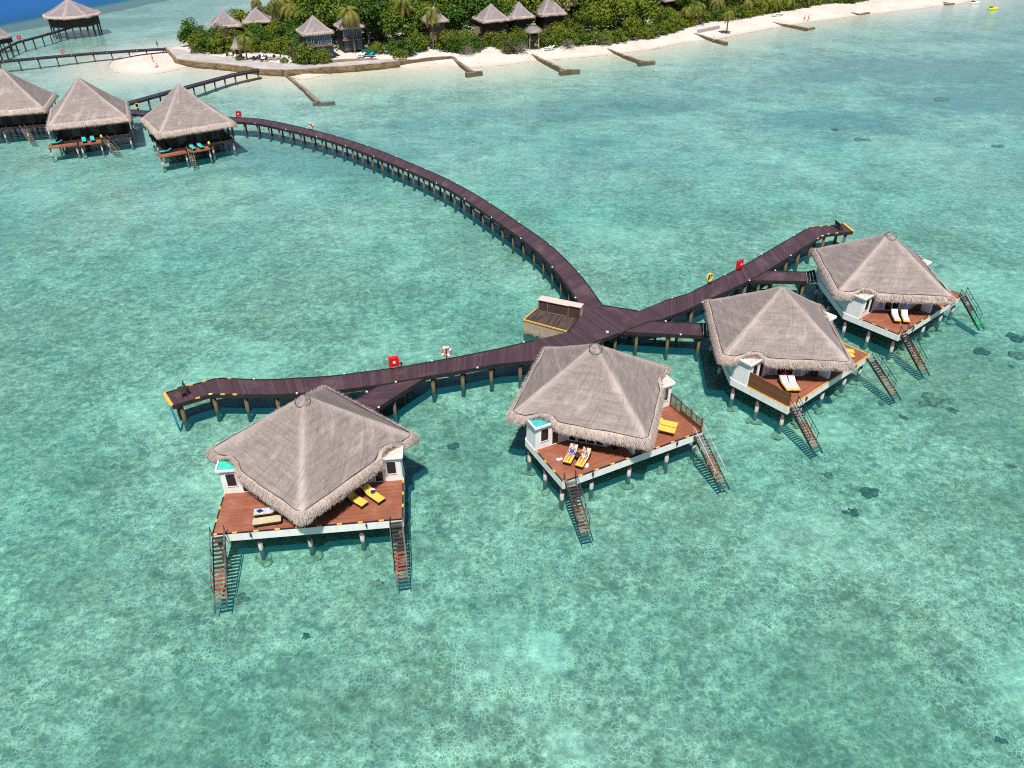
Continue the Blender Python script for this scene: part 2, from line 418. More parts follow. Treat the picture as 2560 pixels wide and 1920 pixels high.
    c = t.mix(t.math('MULTIPLY', wk, 0.45), c, (0.25, 0.17, 0.10))
    c = t.mix(t.math('MULTIPLY', t.maprange(z, 0.7, 1.05), t.maprange(n2, 0.50, 0.62, 0, 0.45)), c, (0.34, 0.30, 0.26))
    M['sand'] = t.surf(c, 0.9, t.bump(t.math('ADD', n2, t.noise(p, 2.6, 4.0)), 0.6, 0.12), 0.1)
    # seabed: pale sand, coral rubble, weed beds, and a caustic net painted in
    t = NT('seabed_sand'); p = t.pos(); s = t.xyz(p)
    a = t.noise(p, 0.055, 5.0, 0.6); b = t.noise(p, 0.32, 6.0, 0.68); c3 = t.noise(p, 1.5, 6.0, 0.72)
    g = t.noise(t.vadd(p, (31, 17, 0)), 0.10, 4.0, 0.6)
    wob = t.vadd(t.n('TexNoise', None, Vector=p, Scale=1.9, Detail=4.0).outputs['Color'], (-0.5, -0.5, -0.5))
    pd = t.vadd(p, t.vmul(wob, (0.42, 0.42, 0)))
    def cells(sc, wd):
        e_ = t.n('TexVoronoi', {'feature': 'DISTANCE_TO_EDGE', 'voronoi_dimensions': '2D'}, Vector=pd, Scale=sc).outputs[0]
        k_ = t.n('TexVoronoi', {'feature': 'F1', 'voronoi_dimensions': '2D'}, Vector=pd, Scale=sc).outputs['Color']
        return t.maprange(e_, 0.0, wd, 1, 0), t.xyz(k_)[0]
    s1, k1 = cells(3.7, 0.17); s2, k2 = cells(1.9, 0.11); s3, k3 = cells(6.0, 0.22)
    fine = t.noise(p, 5.0, 5.0, 0.7)
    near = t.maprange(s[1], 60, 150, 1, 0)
    c = t.mix(near, (0.80, 0.87, 0.90), (0.80, 0.77, 0.64))  # bluer far off, standing in for sky reflected on the water
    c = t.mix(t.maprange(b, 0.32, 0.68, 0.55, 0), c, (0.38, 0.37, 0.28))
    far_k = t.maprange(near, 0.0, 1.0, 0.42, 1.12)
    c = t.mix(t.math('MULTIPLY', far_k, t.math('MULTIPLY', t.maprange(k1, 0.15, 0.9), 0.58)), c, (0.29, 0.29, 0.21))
    c = t.mix(t.math('MULTIPLY', far_k, t.math('MULTIPLY', t.maprange(k2, 0.30, 0.95), 0.46)), c, (0.18, 0.20, 0.16))
    c = t.mix(t.math('MULTIPLY', t.maprange(k3, 0.50, 1.0), 0.45), c, (0.16, 0.16, 0.11))
    c = t.mix(t.math('MULTIPLY', far_k, t.maprange(c3, 0.50, 0.68, 0, 0.60)), c, (0.23, 0.215, 0.145))
    c = t.mix(t.maprange(fine, 0.52, 0.70, 0, 0.45), c, (0.20, 0.19, 0.13))
    rub = t.math('MULTIPLY', t.maprange(g, 0.49, 0.62), t.maprange(c3, 0.40, 0.60, 0.15, 1.0))
    c = t.mix(t.math('MULTIPLY', rub, 0.62), c, (0.22, 0.20, 0.115))
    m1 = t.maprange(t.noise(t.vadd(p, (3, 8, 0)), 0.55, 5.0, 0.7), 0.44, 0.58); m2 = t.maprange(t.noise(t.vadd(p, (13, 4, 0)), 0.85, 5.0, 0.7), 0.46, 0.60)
    caustic_seam = t.math('MAXIMUM', t.math('MULTIPLY', s1, m1), t.math('MAXIMUM', t.math('MULTIPLY', s2, m2), t.math('MULTIPLY', s3, t.math('MULTIPLY', m1, m2))))
    c = t.mix(t.math('MULTIPLY', caustic_seam, t.maprange(a, 0.40, 0.60, 0.50, 0.85)), c, (0.97, 0.95, 0.86))  # bright caustic lines painted into the bed colour
    c = t.mix(t.maprange(fine, 0.30, 0.40, 0.6, 0), c, (0.97, 0.95, 0.86))  # pale flecks, water sparkle painted into the bed colour
    c = t.mix(t.maprange(a, 0.50, 0.66, 0, 0.5), c, (0.90, 0.89, 0.80))
    c = t.mix(t.math('MULTIPLY', near, t.maprange(a, 0.48, 0.34, 0, 0.40)), c, (0.26, 0.25, 0.16))
    def spot(x, y, r, rr=1.0):
        dx = t.math('SUBTRACT', s[0], x); dy = t.math('MULTIPLY', t.math('SUBTRACT', s[1], y), rr)
        d = t.math('SQRT', t.math('ADD', t.math('MULTIPLY', dx, dx), t.math('MULTIPLY', dy, dy)))
        d = t.math('ADD', d, t.math('MULTIPLY', t.math('SUBTRACT', b, 0.5), r * 1.6))
        return t.maprange(d, r * 0.35, r)
    q_ = P(1375, 1625, -0.9); c = t.mix(t.math('MULTIPLY', t.math('SUBTRACT', 1.0, spot(q_.x, q_.y, 2.2)), 0.7), c, (0.93, 0.92, 0.86))
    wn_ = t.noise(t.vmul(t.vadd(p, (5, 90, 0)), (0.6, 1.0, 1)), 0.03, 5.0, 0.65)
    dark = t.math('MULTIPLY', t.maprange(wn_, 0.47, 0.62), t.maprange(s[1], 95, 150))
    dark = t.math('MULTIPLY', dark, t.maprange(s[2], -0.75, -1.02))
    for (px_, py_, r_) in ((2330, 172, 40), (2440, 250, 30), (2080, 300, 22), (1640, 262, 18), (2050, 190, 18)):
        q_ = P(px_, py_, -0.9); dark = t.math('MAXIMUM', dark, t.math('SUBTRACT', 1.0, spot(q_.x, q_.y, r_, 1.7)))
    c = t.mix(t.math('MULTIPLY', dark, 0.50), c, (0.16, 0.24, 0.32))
    c = t.mix(t.maprange(s[2], -0.80, -0.15), c, (0.70, 0.66, 0.58))
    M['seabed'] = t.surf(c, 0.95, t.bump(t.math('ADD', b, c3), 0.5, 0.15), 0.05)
    # water: tinted by its depth, faint scatter, caustic net painted into its transparency
    t = NT('lagoon_water'); p = t.pos(); s = t.xyz(p)
    dep = t.n('Attribute', {'attribute_name': 'depth'}).outputs['Fac']
    wob = t.vadd(t.n('TexNoise', None, Vector=p, Scale=1.3, Detail=3.0).outputs['Color'], (-0.5, -0.5, -0.5))
    pd = t.vadd(p, t.vmul(wob, (0.60, 0.60, 0.0)))
    def net(scale, wd, off):
        vo = t.n('TexVoronoi', {'feature': 'DISTANCE_TO_EDGE', 'voronoi_dimensions': '2D'}, Vector=t.vadd(pd, off), Scale=scale)
        return t.maprange(vo.outputs[0], 0.0, wd, 1, 0)
    n1 = net(2.3, 0.15, (0, 0, 0)); n2 = net(1.35, 0.10, (7.3, 2.1, 0)); n3 = net(3.9, 0.18, (3.3, 9.1, 0))
    blob = t.noise(t.vmul(pd, (0.85, 1.15, 1)), 1.5, 4.0, 0.64); patch = t.noise(p, 0.16, 4.0, 0.6)
    big = t.noise(t.vmul(p, (0.7, 1.3, 1)), 0.42, 4.0, 0.65)
    caus = t.math('ADD', t.math('MULTIPLY', n1, 0.50), t.math('ADD', t.math('MULTIPLY', n2, 0.38), t.math('MULTIPLY', n3, 0.30)))
    caus = t.math('MULTIPLY', caus, t.maprange(patch, 0.35, 0.65, 0.35, 1.0))
    tr = t.math('ADD', t.math('MULTIPLY', caus, 0.20), t.maprange(blob, 0.38, 0.64, 0.74, 0.96))
    tr = t.math('ADD', tr, t.maprange(big, 0.34, 0.66, -0.06, 0.06))
    tr = t.math('ADD', 1.0, t.math('MULTIPLY', t.math('SUBTRACT', tr, 1.0), t.maprange(dep, 0.15, 1.1)))
    def trans(k): return t.math('MULTIPLY', tr, t.math('EXPONENT', t.math('MULTIPLY', dep, -k)))
    tint = t.n('CombineXYZ', None, _0=trans(0.365), _1=trans(0.028), _2=trans(0.085)).outputs[0]
    transp = t.n('BsdfTransparent', None, Color=tint)
    deep = t.maprange(dep, 1.6, 4.2)
    rip = t.noise(t.vmul(p, (1.0, 1.9, 1.0)), 0.9, 4.0, 0.6)
    scat_c = t.mix(deep, (0.006, 0.235, 0.310), (0.0, 0.105, 0.42))
    scat_c = t.mix(t.math('MULTIPLY', deep, t.maprange(rip, 0.35, 0.7, 0, 0.6)), scat_c, (0.0, 0.045, 0.22))
    scat = t.n('BsdfDiffuse', None, Color=scat_c)
    sf = t.math('SUBTRACT', 1.0, t.math('EXPONENT', t.math('MULTIPLY', dep, -0.15)))
    body = t.n('MixShader', None, _0=sf, _1=transp, _2=scat)
    wv = t.noise(t.vmul(p, (0.75, 1.25, 1.0)), 1.15, 5.0, 0.62)
    swell = t.noise(t.vmul(p, (0.5, 1.0, 1.0)), 0.30, 3.0, 0.55)
    nrm = t.bump(t.math('ADD', t.math('MULTIPLY', wv, 0.35), t.math('MULTIPLY', swell, 0.35)), 1.0, 0.22)
    gl = t.n('BsdfGlossy', None, Color=(1, 1, 1, 1), Roughness=0.06, Normal=nrm)
    fr = t.math('MULTIPLY', t.n('Fresnel', None, IOR=1.33, Normal=nrm).outputs[0], t.maprange(deep, 0, 1, 1.25, 0.30))
    sh = t.n('MixShader', None, _0=fr, _1=body, _2=gl)
    t.t.links.new(sh.outputs[0], t.out.inputs['Surface'])
    M['water'] = t.mat
    # foliage
    def leaf(name, a, b, c):
        t = NT(name); v = t.coord(); rnd = t.n('ObjectInfo').outputs['Random']
        n1 = t.noise(v, 0.9, 3.0, 0.6)
        col = t.mix(t.maprange(n1, 0.3, 0.7), a, b)
        col = t.mix(t.math('MULTIPLY', rnd, 0.55), col, c)
        d = t.n('BsdfDiffuse', None, Color=col); tl = t.n('BsdfTranslucent', None, Color=col)
        g = t.n('BsdfGlossy', None, Color=(1, 1, 1, 1), Roughness=0.45)
        m = t.n('MixShader', None, _0=0.28, _1=d, _2=tl)
        m = t.n('MixShader', None, _0=0.012, _1=m, _2=g)
        t.t.links.new(m.outputs[0], t.out.inputs[0]); return t.mat
    M['leaf_mid'] = leaf('leaf_mid', (0.052, 0.105, 0.011), (0.170, 0.228, 0.024), (0.125, 0.185, 0.018))
    M['leaf_dark'] = leaf('leaf_dark', (0.027, 0.078, 0.011), (0.090, 0.178, 0.020), (0.058, 0.125, 0.016))
    M['leaf_yellow'] = leaf('leaf_yellow', (0.080, 0.125, 0.012), (0.215, 0.250, 0.022), (0.16, 0.205, 0.018))
    M['leaf_dry'] = leaf('leaf_dry', (0.085, 0.09, 0.032), (0.16, 0.155, 0.06), (0.12, 0.12, 0.05))
    M['leaf_grey'] = leaf('leaf_grey', (0.22, 0.20, 0.17), (0.34, 0.31, 0.27), (0.26, 0.23, 0.19))
    M['frond'] = leaf('palm_frond', (0.080, 0.120, 0.018), (0.215, 0.235, 0.040), (0.28, 0.25, 0.055))
    M['frond_old'] = leaf('palm_frond_old', (0.29, 0.235, 0.055), (0.44, 0.33, 0.085), (0.36, 0.28, 0.07))
    M['bark'] = simple('bark', (0.16, 0.125, 0.10), 0.9, 0.05, 0.3, 3.0)
    M['hutwall'] = simple('hut_wall_dark', (0.045, 0.030, 0.027), 0.7, 0.2, 0.35, 1.5)
    M['hutbrown'] = simple('hut_wall_brown', (0.23, 0.155, 0.12), 0.8, 0.2, 0.2, 1.0)
    M['pole'] = simple('pale_pole', (0.42, 0.36, 0.20), 0.8, 0.1, 0.2, 2.0)
    M['skin'] = simple('skin', (0.52, 0.27, 0.18), 0.55, 0.3, 0.08, 6.0)
    M['skin_dark'] = simple('skin_tanned', (0.30, 0.14, 0.09), 0.55, 0.3, 0.08, 6.0)
    M['hair'] = simple('dark_hair', (0.03, 0.018, 0.012), 0.6, 0.3, 0.2, 12.0)
    M['hair_fair'] = simple('brown_hair', (0.14, 0.075, 0.04), 0.6, 0.3, 0.2, 12.0)
    M['shorts'] = simple('dark_shorts', (0.03, 0.03, 0.05), 0.8, 0.1, 0.2, 5.0)
    t = NT('coral'); p = t.pos()
    vo = t.n('TexVoronoi', {'feature': 'F1'}, Vector=p, Scale=3.0)
    n1 = t.noise(p, 1.8, 5.0, 0.7)
    c = t.mix(t.maprange(n1, 0.35, 0.65), (0.16, 0.135, 0.08), (0.42, 0.35, 0.23))
    M['coral'] = t.surf(c, 0.9, t.bump(vo.outputs[0], 0.7, 0.2), 0.05)
    M['coral_dark'] = simple('coral_dark', (0.12, 0.125, 0.10), 0.9, 0.05, 0.6, 2.2, bump=0.6)
    t = NT('striped_towel'); uv = t.coord('UV'); s = t.xyz(uv)
    f = t.math('FRACT', t.math('MULTIPLY', s[0], 6.0))
    M['stripe'] = t.surf(t.mix(t.math('LESS_THAN', f, 0.38), (0.78, 0.78, 0.80), (0.03, 0.035, 0.16)), 0.85, None, 0.1)
make_materials()

# ------------------------------------------------------------------ the island outline, seabed, beach, water
SPIT = [(413, 124), (370, 126), (318, 139), (289, 153), (281, 167), (298, 179), (340, 185), (392, 182), (440, 172), (478, 164), (505, 161)]
WALL_A = [(413, 119), (440, 147.5), (480, 152.5), (540, 158.5), (601, 165), (650, 172), (706, 175)]
WALL_B = [(706, 175), (781, 170.7), (830, 167), (885, 163.3), (945, 158), (998, 152)]
WALL_C = [(998, 150.5), (1040, 147.3), (1085, 143), (1129.7, 139)]
COVE = [(703, 185), (745, 194), (760, 199), (785, 192), (815, 186), (833, 178)]
SHORE = [(1005, 168), (1040, 168.5), (1127, 164), (1179, 167), (1242, 163), (1329, 152), (1416, 145.5), (1532, 134), (1616, 124.5),
         (1680, 111), (1708, 105), (1795, 96), (1869, 81), (1947, 65.5), (2034, 52.5), (2121, 41), (2251, 26), (2338, 15.5), (2390, 10), (2425, 1), (2470, -18)]
BACK = [(760, -30), (720, 52), (660, 72), (600, 86), (530, 100), (470, 112), (436, 117)]
ISL = [P(x, y, 0) for x, y in SPIT] + [P(x, y, 1.3) for x, y in WALL_A[3:]] + [P(x, y, 0) for x, y in COVE] + \
      [P(x, y, 1.3) for x, y in WALL_B[2:]] + [P(x, y, 0) for x, y in SHORE] + [Vector((270, 430, 0)), Vector((0, 470, 0))] + \
      [P(x, y, 0) for x, y in BACK]
ISL = [(p.x, p.y) for p in ISL]

def inside(x, y, poly):
    r = False; n = len(poly); j = n - 1
    for i in range(n):
        xi, yi = poly[i]; xj, yj = poly[j]
        if (yi > y) != (yj > y) and x < (xj - xi) * (y - yi) / (yj - yi) + xi: r = not r
        j = i
    return r
import numpy as np
def signed_dist(X, Y, poly):
    d2 = np.full(X.shape, 1e18); ins = np.zeros(X.shape, bool)
    n = len(poly)
    for i in range(n):
        x0, y0 = poly[i - 1]; x1, y1 = poly[i]
        dx, dy = x1 - x0, y1 - y0; L = dx * dx + dy * dy + 1e-12
        tt = np.clip(((X - x0) * dx + (Y - y0) * dy) / L, 0, 1)
        d2 = np.minimum(d2, (X - x0 - tt * dx) ** 2 + (Y - y0 - tt * dy) ** 2)
        c = ((y1 > Y) != (y0 > Y))
        with np.errstate(divide='ignore', invalid='ignore'):
            xs = (x0 - x1) * (Y - y1) / (y0 - y1 + 1e-12) + x1
        ins ^= c & (X < xs)
    d = np.sqrt(d2)
    return np.where(ins, d, -d)

def build_ground():
    ys = [-70.0]
    while ys[-1] < 1500:
        y = ys[-1]; ys.append(y + (3.0 if y < 30 else 1.1 if y < 110 else 1.3 if y < 300 else 1.3 * (y / 300) ** 2.5 if y < 420 else y * 0.06))
    ys = np.array(ys)
    us = np.linspace(-1, 1, 331); us = np.sign(us) * (0.75 * np.abs(us) + 0.25 * np.abs(us) ** 3)
    Y = np.repeat(ys[:, None], len(us), 1)
    X = us[None, :] * (95 + 0.95 * np.abs(Y))
    sd = signed_dist(X, Y, ISL)
    nz = np.array([[noise.noise((X[i, j] * 0.06, Y[i, j] * 0.06, 0.0)) * 0.22 + noise.noise((X[i, j] * 0.23, Y[i, j] * 0.23, 4.0)) * 0.10 for j in range(X.shape[1])] for i in range(X.shape[0])])
    dep = np.where(sd < 0, -(0.05 * np.minimum(-sd, 3) / 3 + 1.12 * (1 - np.exp(np.minimum(sd + 1.0, 0) / 25.0))), 0)
    for (px, py, r0, r1, k) in ((345, 165, 9, 24, 0.60), (590, 195, 5, 20, 0.45), (1000, 185, 6, 26, 0.2), (1250, 178, 5, 24, 0.15)):
        q = P(px, py, 0); dd = np.clip((np.hypot(X - q.x, (Y - q.y) * 1.2) - r0) / (r1 - r0), 0, 1); dd = dd * dd * (3 - 2 * dd)
        dep = dep * (1 - k * (1 - dd))
    z = np.where(sd < 0, dep + nz * np.clip(-dep - 0.15, 0, 1), 1.25 * (1 - np.exp(-sd / 7.0)) + nz * 0.25 * np.clip(sd / 6, 0, 1))
    edge = X - (-160.3 + 0.375 * (Y - 265.5))
    z = z - np.clip(-edge + 2, 0, 40) * 0.22 * (sd < -5)
    nr, nc = X.shape
    idx = np.arange(nr * nc).reshape(nr, nc)
    q = np.stack([idx[:-1, :-1], idx[:-1, 1:], idx[1:, 1:], idx[1:, :-1]], -1).reshape(-1, 4)
    V = np.stack([X, Y, z], -1).reshape(-1, 3)
    zf = V[q, 2].max(1)
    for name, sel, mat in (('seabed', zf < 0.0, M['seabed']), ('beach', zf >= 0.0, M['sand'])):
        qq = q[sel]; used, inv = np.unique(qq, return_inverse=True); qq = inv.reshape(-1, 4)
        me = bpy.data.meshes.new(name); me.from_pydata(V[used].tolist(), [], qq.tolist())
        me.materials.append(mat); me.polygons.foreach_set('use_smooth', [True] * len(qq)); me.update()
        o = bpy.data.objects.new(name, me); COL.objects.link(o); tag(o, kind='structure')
    zn = V[q, 2].min(1); qq = q[zn < 0.35]; used, inv = np.unique(qq, return_inverse=True); qq = inv.reshape(-1, 4)
    W = V[used].copy(); dep_ = np.clip(-W[:, 2], 0, 30); W[:, 2] = 0
    me = bpy.data.meshes.new('water'); me.from_pydata(W.tolist(), [], qq.tolist()); me.materials.append(M['water'])
    at = me.attributes.new('depth', 'FLOAT', 'POINT'); at.data.foreach_set('value', dep_.tolist()); me.update()
    o = bpy.data.objects.new('water', me); COL.objects.link(o); tag(o, kind='structure')
build_ground()

# paved terrace behind the sea wall, and the walls themselves
TERR = [P(x, y, 1.3) for x, y in WALL_A + WALL_B[1:]] + [P(x, y, 1.3) for x, y in [(990, 147), (905, 150.5), (830, 157), (760, 160), (700, 158), (640, 150), (560, 143), (500, 134), (470, 127)]]
mb = MB(); mb.prism([(p.x, p.y) for p in TERR], -0.6, 1.33)
tag(mb.build('terrace', M['paving']), kind='structure')

def wall_line(px, name, label, top, bot, thick, mat, cat='sea wall', group=None, step=1.6, seed=1, closed_px=False):
    rng = random.Random(seed)
    pts = [Vector((*P(x, y, top)[:2],)) for x, y in px]
    out = []
    for a, b in zip(pts[:-1], pts[1:]):
        n = max(1, int((b - a).length / step))
        out += [a.lerp(b, i / n) for i in range(n)]
    out.append(pts[-1])
    mb = MB(); vs = []; n = len(out)
    for i, p in enumerate(out):
        d = (out[min(i + 1, n - 1)] - out[max(i - 1, 0)]).normalized(); nn = Vector((-d.y, d.x))
        h = top + rng.uniform(-0.13, 0.10)
        j = rng.uniform(-0.12, 0.12)
        for off, z in ((-thick / 2 - 0.12 + j, bot), (-thick / 2 + j, h - 0.06), (-thick / 2 + 0.06 + j, h), (thick / 2 - 0.06, h), (thick / 2, h - 0.06), (thick / 2 + 0.12, bot)):
            q = p + nn * off; vs.append((q.x, q.y, z))
    fs = []
    for i in range(n - 1):
        for k in range(5):
            a = i * 6 + k; fs.append((a, a + 6, a + 7, a + 1))
    fs += [(5, 4, 3, 2, 1, 0), tuple((n - 1) * 6 + k for k in range(6))]
    mb.add(vs, fs)
    o = mb.build(name, mat)
    return tag(o, label, cat, group)
wall_line(WALL_A, 'sea_wall', 'rough brown stone sea wall curving round the paved terrace by the sand spit', 1.42, -0.7, 0.7, M['stone'], seed=2)
wall_line(WALL_B, 'sea_wall', 'mottled tan stone sea wall along the terrace below the two-storey glass hut', 1.44, -0.7, 0.7, M['stone'], seed=3)
wall_line(WALL_C, 'sea_wall', 'smooth brown beach wall running up to the first T-shaped groyne', 1.30, -0.7, 0.6, M['groyne'], seed=4)

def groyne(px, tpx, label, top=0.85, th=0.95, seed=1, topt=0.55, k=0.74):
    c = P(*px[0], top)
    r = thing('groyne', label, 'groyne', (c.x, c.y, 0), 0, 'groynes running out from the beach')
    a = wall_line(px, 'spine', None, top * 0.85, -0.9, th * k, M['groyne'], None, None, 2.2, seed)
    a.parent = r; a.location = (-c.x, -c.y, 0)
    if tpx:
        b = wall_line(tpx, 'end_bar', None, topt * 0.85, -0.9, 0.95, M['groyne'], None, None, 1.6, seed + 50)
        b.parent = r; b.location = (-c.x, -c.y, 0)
groyne([(709, 181), (752, 214), (772, 230), (797, 252)], [(782, 255), (812, 254.5), (836, 252)], 'long sunken groyne running from the terrace wall toward the curved walkway', 0.45, 1.1, 11, 0.04)
groyne([(1131, 141), (1155, 160), (1181, 177)], [(1165, 182.5), (1184, 180), (1205, 177.5)], 'T-shaped groyne at the end of the smooth brown beach wall', 0.95, 1.2, 12, 0.8)
groyne([(1329, 134.5), (1368, 153), (1408, 171.5)], [(1399, 176.5), (1424, 174), (1449, 172)], 'T-shaped groyne on the sand just below the lookout tower', 0.85, 1.0, 13, 0.75)
groyne([(1493, 111), (1540, 129), (1572, 141), (1609, 152)], [(1596, 155), (1616, 152.5), (1637, 150.5)], 'long thin T-shaped groyne below the densest shrubs on the beach', 0.7, 0.9, 14, 0.6)
groyne([(1719, 78.5), (1765, 92), (1817, 104.5)], None, 'stubby brown groyne without a crossbar beside the lone beach palm', 0.8, 1.3, 15)
groyne([(1899, 48), (1955, 58.5), (2018, 69.5)], [(2010, 71), (2024, 69), (2036, 66.5)], 'long brown groyne between the lone palm and the far bathers', 0.7, 1.2, 16, 0.4)
groyne([(2073, 18), (2105, 26.5), (2148, 34)], [(2146, 35), (2160, 33), (2173, 31)], 'thin dark groyne past the bathers near the top of the beach', 0.6, 1.1, 17, 0.4)
groyne([(2330, -1), (2350, 3.5), (2369, 6.5)], [(2362, 9.5), (2374, 8.2), (2385, 7)], 'farthest T-shaped groyne, beside the white water scooter', 0.6, 1.2, 18, 0.5)

# ------------------------------------------------------------------ thatch
def rounded(corners, r, step=0.28):
    out = []; n = len(corners)
    C = [Vector(c) for c in corners]
    for i in range(n):
        p0, p1, p2 = C[i - 1], C[i], C[(i + 1) % n]
        a = p1 + (p0 - p1).normalized() * r; b = p1 + (p2 - p1).normalized() * r
        k = 7
        for j in range(k + 1):
            t = j / k
            out.append((1 - t) ** 2 * a + 2 * t * (1 - t) * p1 + t * t * b)
        e = p2 + (p1 - p2).normalized() * r
        m = max(1, int((e - b).length / step))
        out += [b.lerp(e, q / m) for q in range(1, m)]
    return out

def thatch_roof(parent, corners, ze, za, r=0.9, bump=None, seed=1, mats=None, lev=26, blades=1.0, step=0.28, fr=1.0, sag=0.05, name='thatch_roof', rope=True):
    """pyramid of thatch over an outline (local xy), shaggy rolled eave; ze is the height of the eave roll, za the apex"""
    rng = random.Random(seed)
    mt, mf = mats or (M['thatch'], M['fringe'])
    out = rounded(corners, r, step); n = len(out)
    arc = [0.0]
    for i in range(1, n + 1): arc.append(arc[-1] + (out[i % n] - out[i - 1]).length)
    rise = za - ze
    def zb(i, b):
        lift = bump(out[i % n]) if bump else 0.0
        return ze + rise * b - sag * math.sin(math.pi * min(b, 1)) + lift * max(0.0, 1 - b / 0.30) ** 2
    def pt(i, b, dz=0.0, seedz=0.0, amp=0.0):
        p = out[i % n] * (1 - b)
        if bump: p = p * (1 - 0.085 * min(1.0, bump(out[i % n]) / 0.62) * max(0.0, 1 - b / 0.30))
        z = zb(i, b) + dz
        if amp:
            k = amp * noise.noise((p.x * 0.55 + seed, p.y * 0.55, z * 0.55 + seedz)) + 0.4 * amp * noise.noise((p.x * 1.9 + seed, p.y * 1.9, z * 1.9))
            z += k
        return Vector((p.x, p.y, z))
    cvs = [Vector(c) for c in corners]
    tips = [0.25 * (c + (cvs[k - 1] - c).normalized() * r) + 0.5 * c + 0.25 * (c + (cvs[(k + 1) % len(cvs)] - c).normalized() * r) for k, c in enumerate(cvs)]
    def hip(i, b):
        d = min((out[i % n] - q).length for q in tips) * (1 - b)
        return math.exp(-(d / 0.42) ** 2)
    hv = []
    mb = MB(); slope = math.hypot(out[0].length, rise)
    bs = [0.06 + (0.975 - 0.06) * (k / lev) for k in range(lev + 1)]
    vs = []; uv = []
    for b in bs:
        for i in range(n + 1):
            h_ = hip(i, b); hv.append(h_ * (1 - 0.5 * b)); vs.append(pt(i, b, 0.07 * h_ * (1 - b), 0.0, 0.07 if b < 0.9 else 0.03)); uv.append((arc[i] * (1 - 0.55 * b), b * slope * 0.8))
    cap = len(vs); vs.append(Vector((0, 0, za - 0.02))); uv.append((0, slope * 0.8))
    fs = []
    for k in range(lev):
        for i in range(n):
            a = k * (n + 1) + i; fs.append((a, a + 1, a + n + 2, a + n + 1))
    a = lev * (n + 1)
    fs += [(a + i, a + i + 1, cap) for i in range(n)]
    mb.add(vs, fs, uv)
    hv.append(0.0); roof = mb.build(name, mt, parent, smooth=True)
    roof.data.attributes.new('hip', 'FLOAT', 'POINT').data.foreach_set('value', hv)
    # rolled eave
    prof = [(0.080, 0.03), (0.056, 0.09), (0.030, 0.07), (0.008, -0.02), (-0.004, -0.15), (-0.004, -0.30), (0.010, -0.42), (0.045, -0.36)]
    mb = MB(); vs = []; uv = []; fs = []
    m = len(prof); jit = [rng.uniform(-1, 1) for _ in range(n)]
    for i in range(n + 1):
        j = jit[i % n]
        for k, (b, dz) in enumerate(prof):
            amp = (0.0, 0.03, 0.05, 0.06, 0.06, 0.07, 0.06, 0)[k]
            p = pt(i, b * fr, dz * fr, 9.0, 0.07)
            if bump: p.z += 0.18 * min(1.0, bump(out[i % n]) / 0.62) * (1 if dz < 0 else 0)
            o = out[i % n].normalized()
            p = p + Vector((o.x, o.y, -0.8)) * (amp * j)
            vs.append(p); uv.append((arc[i], k * 0.16))
    for i in range(n):
        for k in range(m - 1):
            a = i * m + k; fs.append((a, a + m, a + m + 1, a + 1))
    mb.add(vs, fs, uv)
    # straw ends hanging and lying over the roll
    nb = int(arc[-1] * 190 * blades)
    for _ in range(nb):
        i = rng.randrange(n); q = rng.random(); o = out[i].normalized()
        e = (out[(i + 1) % n] - out[i]) * q
        tx = Vector((-o.y, o.x, 0)) * rng.uniform(0.007, 0.018)
        if rng.random() < 0.62:
            b = rng.uniform(-0.008, 0.004); p = pt(i, b * fr, rng.uniform(-0.40, -0.14) * fr, 9.0, 0.07) + Vector((e.x, e.y, 0))
            d = Vector((o.x * rng.uniform(-0.05, 0.16) + rng.uniform(-0.08, 0.08), o.y * rng.uniform(-0.05, 0.16) + rng.uniform(-0.08, 0.08), -rng.uniform(0.08, 0.26) * fr))
        else:
            b = rng.uniform(0.0, 0.075); p = pt(i, b * fr, 0.10 * fr, 9.0, 0.07) + Vector((e.x, e.y, 0))
            d = Vector((o.x * 0.30 + rng.uniform(-0.1, 0.1), o.y * 0.30 + rng.uniform(-0.1, 0.1), rng.uniform(-0.24, 0.02)))
        u = rng.uniform(0, 40)
        mb.add([p - tx, p + tx, p + d], [(0, 1, 2)], [(u, 0.3), (u + 0.05, 0.3), (u, 0.6)])
    mb.build('eave_fringe', mf, roof, smooth=False)
    if rope:
        mb = MB()
        mb.path([pt(i, 0.083 * fr + 0.004 * math.sin(i * 0.37) + 0.003 * rng.uniform(-1, 1), 0.07, 9.0, 0.07) for i in range(0, n, 3)], 0.022, 5, True)
        mb.build('binding_rope', M['rope'], roof)
    return roof, pt

# ------------------------------------------------------------------ loungers, towels, people
def lounger_profile(ang, hinge=1.25, L=2.0, z=0.36):
    back = L - hinge
    return [(0, z), (0.5, z), (hinge, z), (hinge + back * math.cos(ang) * 0.5, z + back * math.sin(ang) * 0.5), (hinge + back * math.cos(ang), z + back * math.sin(ang))]
def strip(mb, prof, x0, x1, th, uvs=True):
    """a slab following prof (y, z) between x0 and x1, its top th above the profile"""
    k = len(prof); vs = []; uv = []
    for y, z in prof:
        for x, dz in ((x0, 0), (x0, th), (x1, th), (x1, 0)):
            vs.append((x, y, z + dz)); uv.append(((x - x0) / (x1 - x0), y))
    fs = []
    for i in range(k - 1):
        for j in range(4):
            a = i * 4 + j; b = i * 4 + (j + 1) % 4
            fs.append((a, b, b + 4, a + 4))
    fs += [(3, 2, 1, 0), tuple((k - 1) * 4 + j for j in range(4))]
    return mb.add(vs, fs, uv)
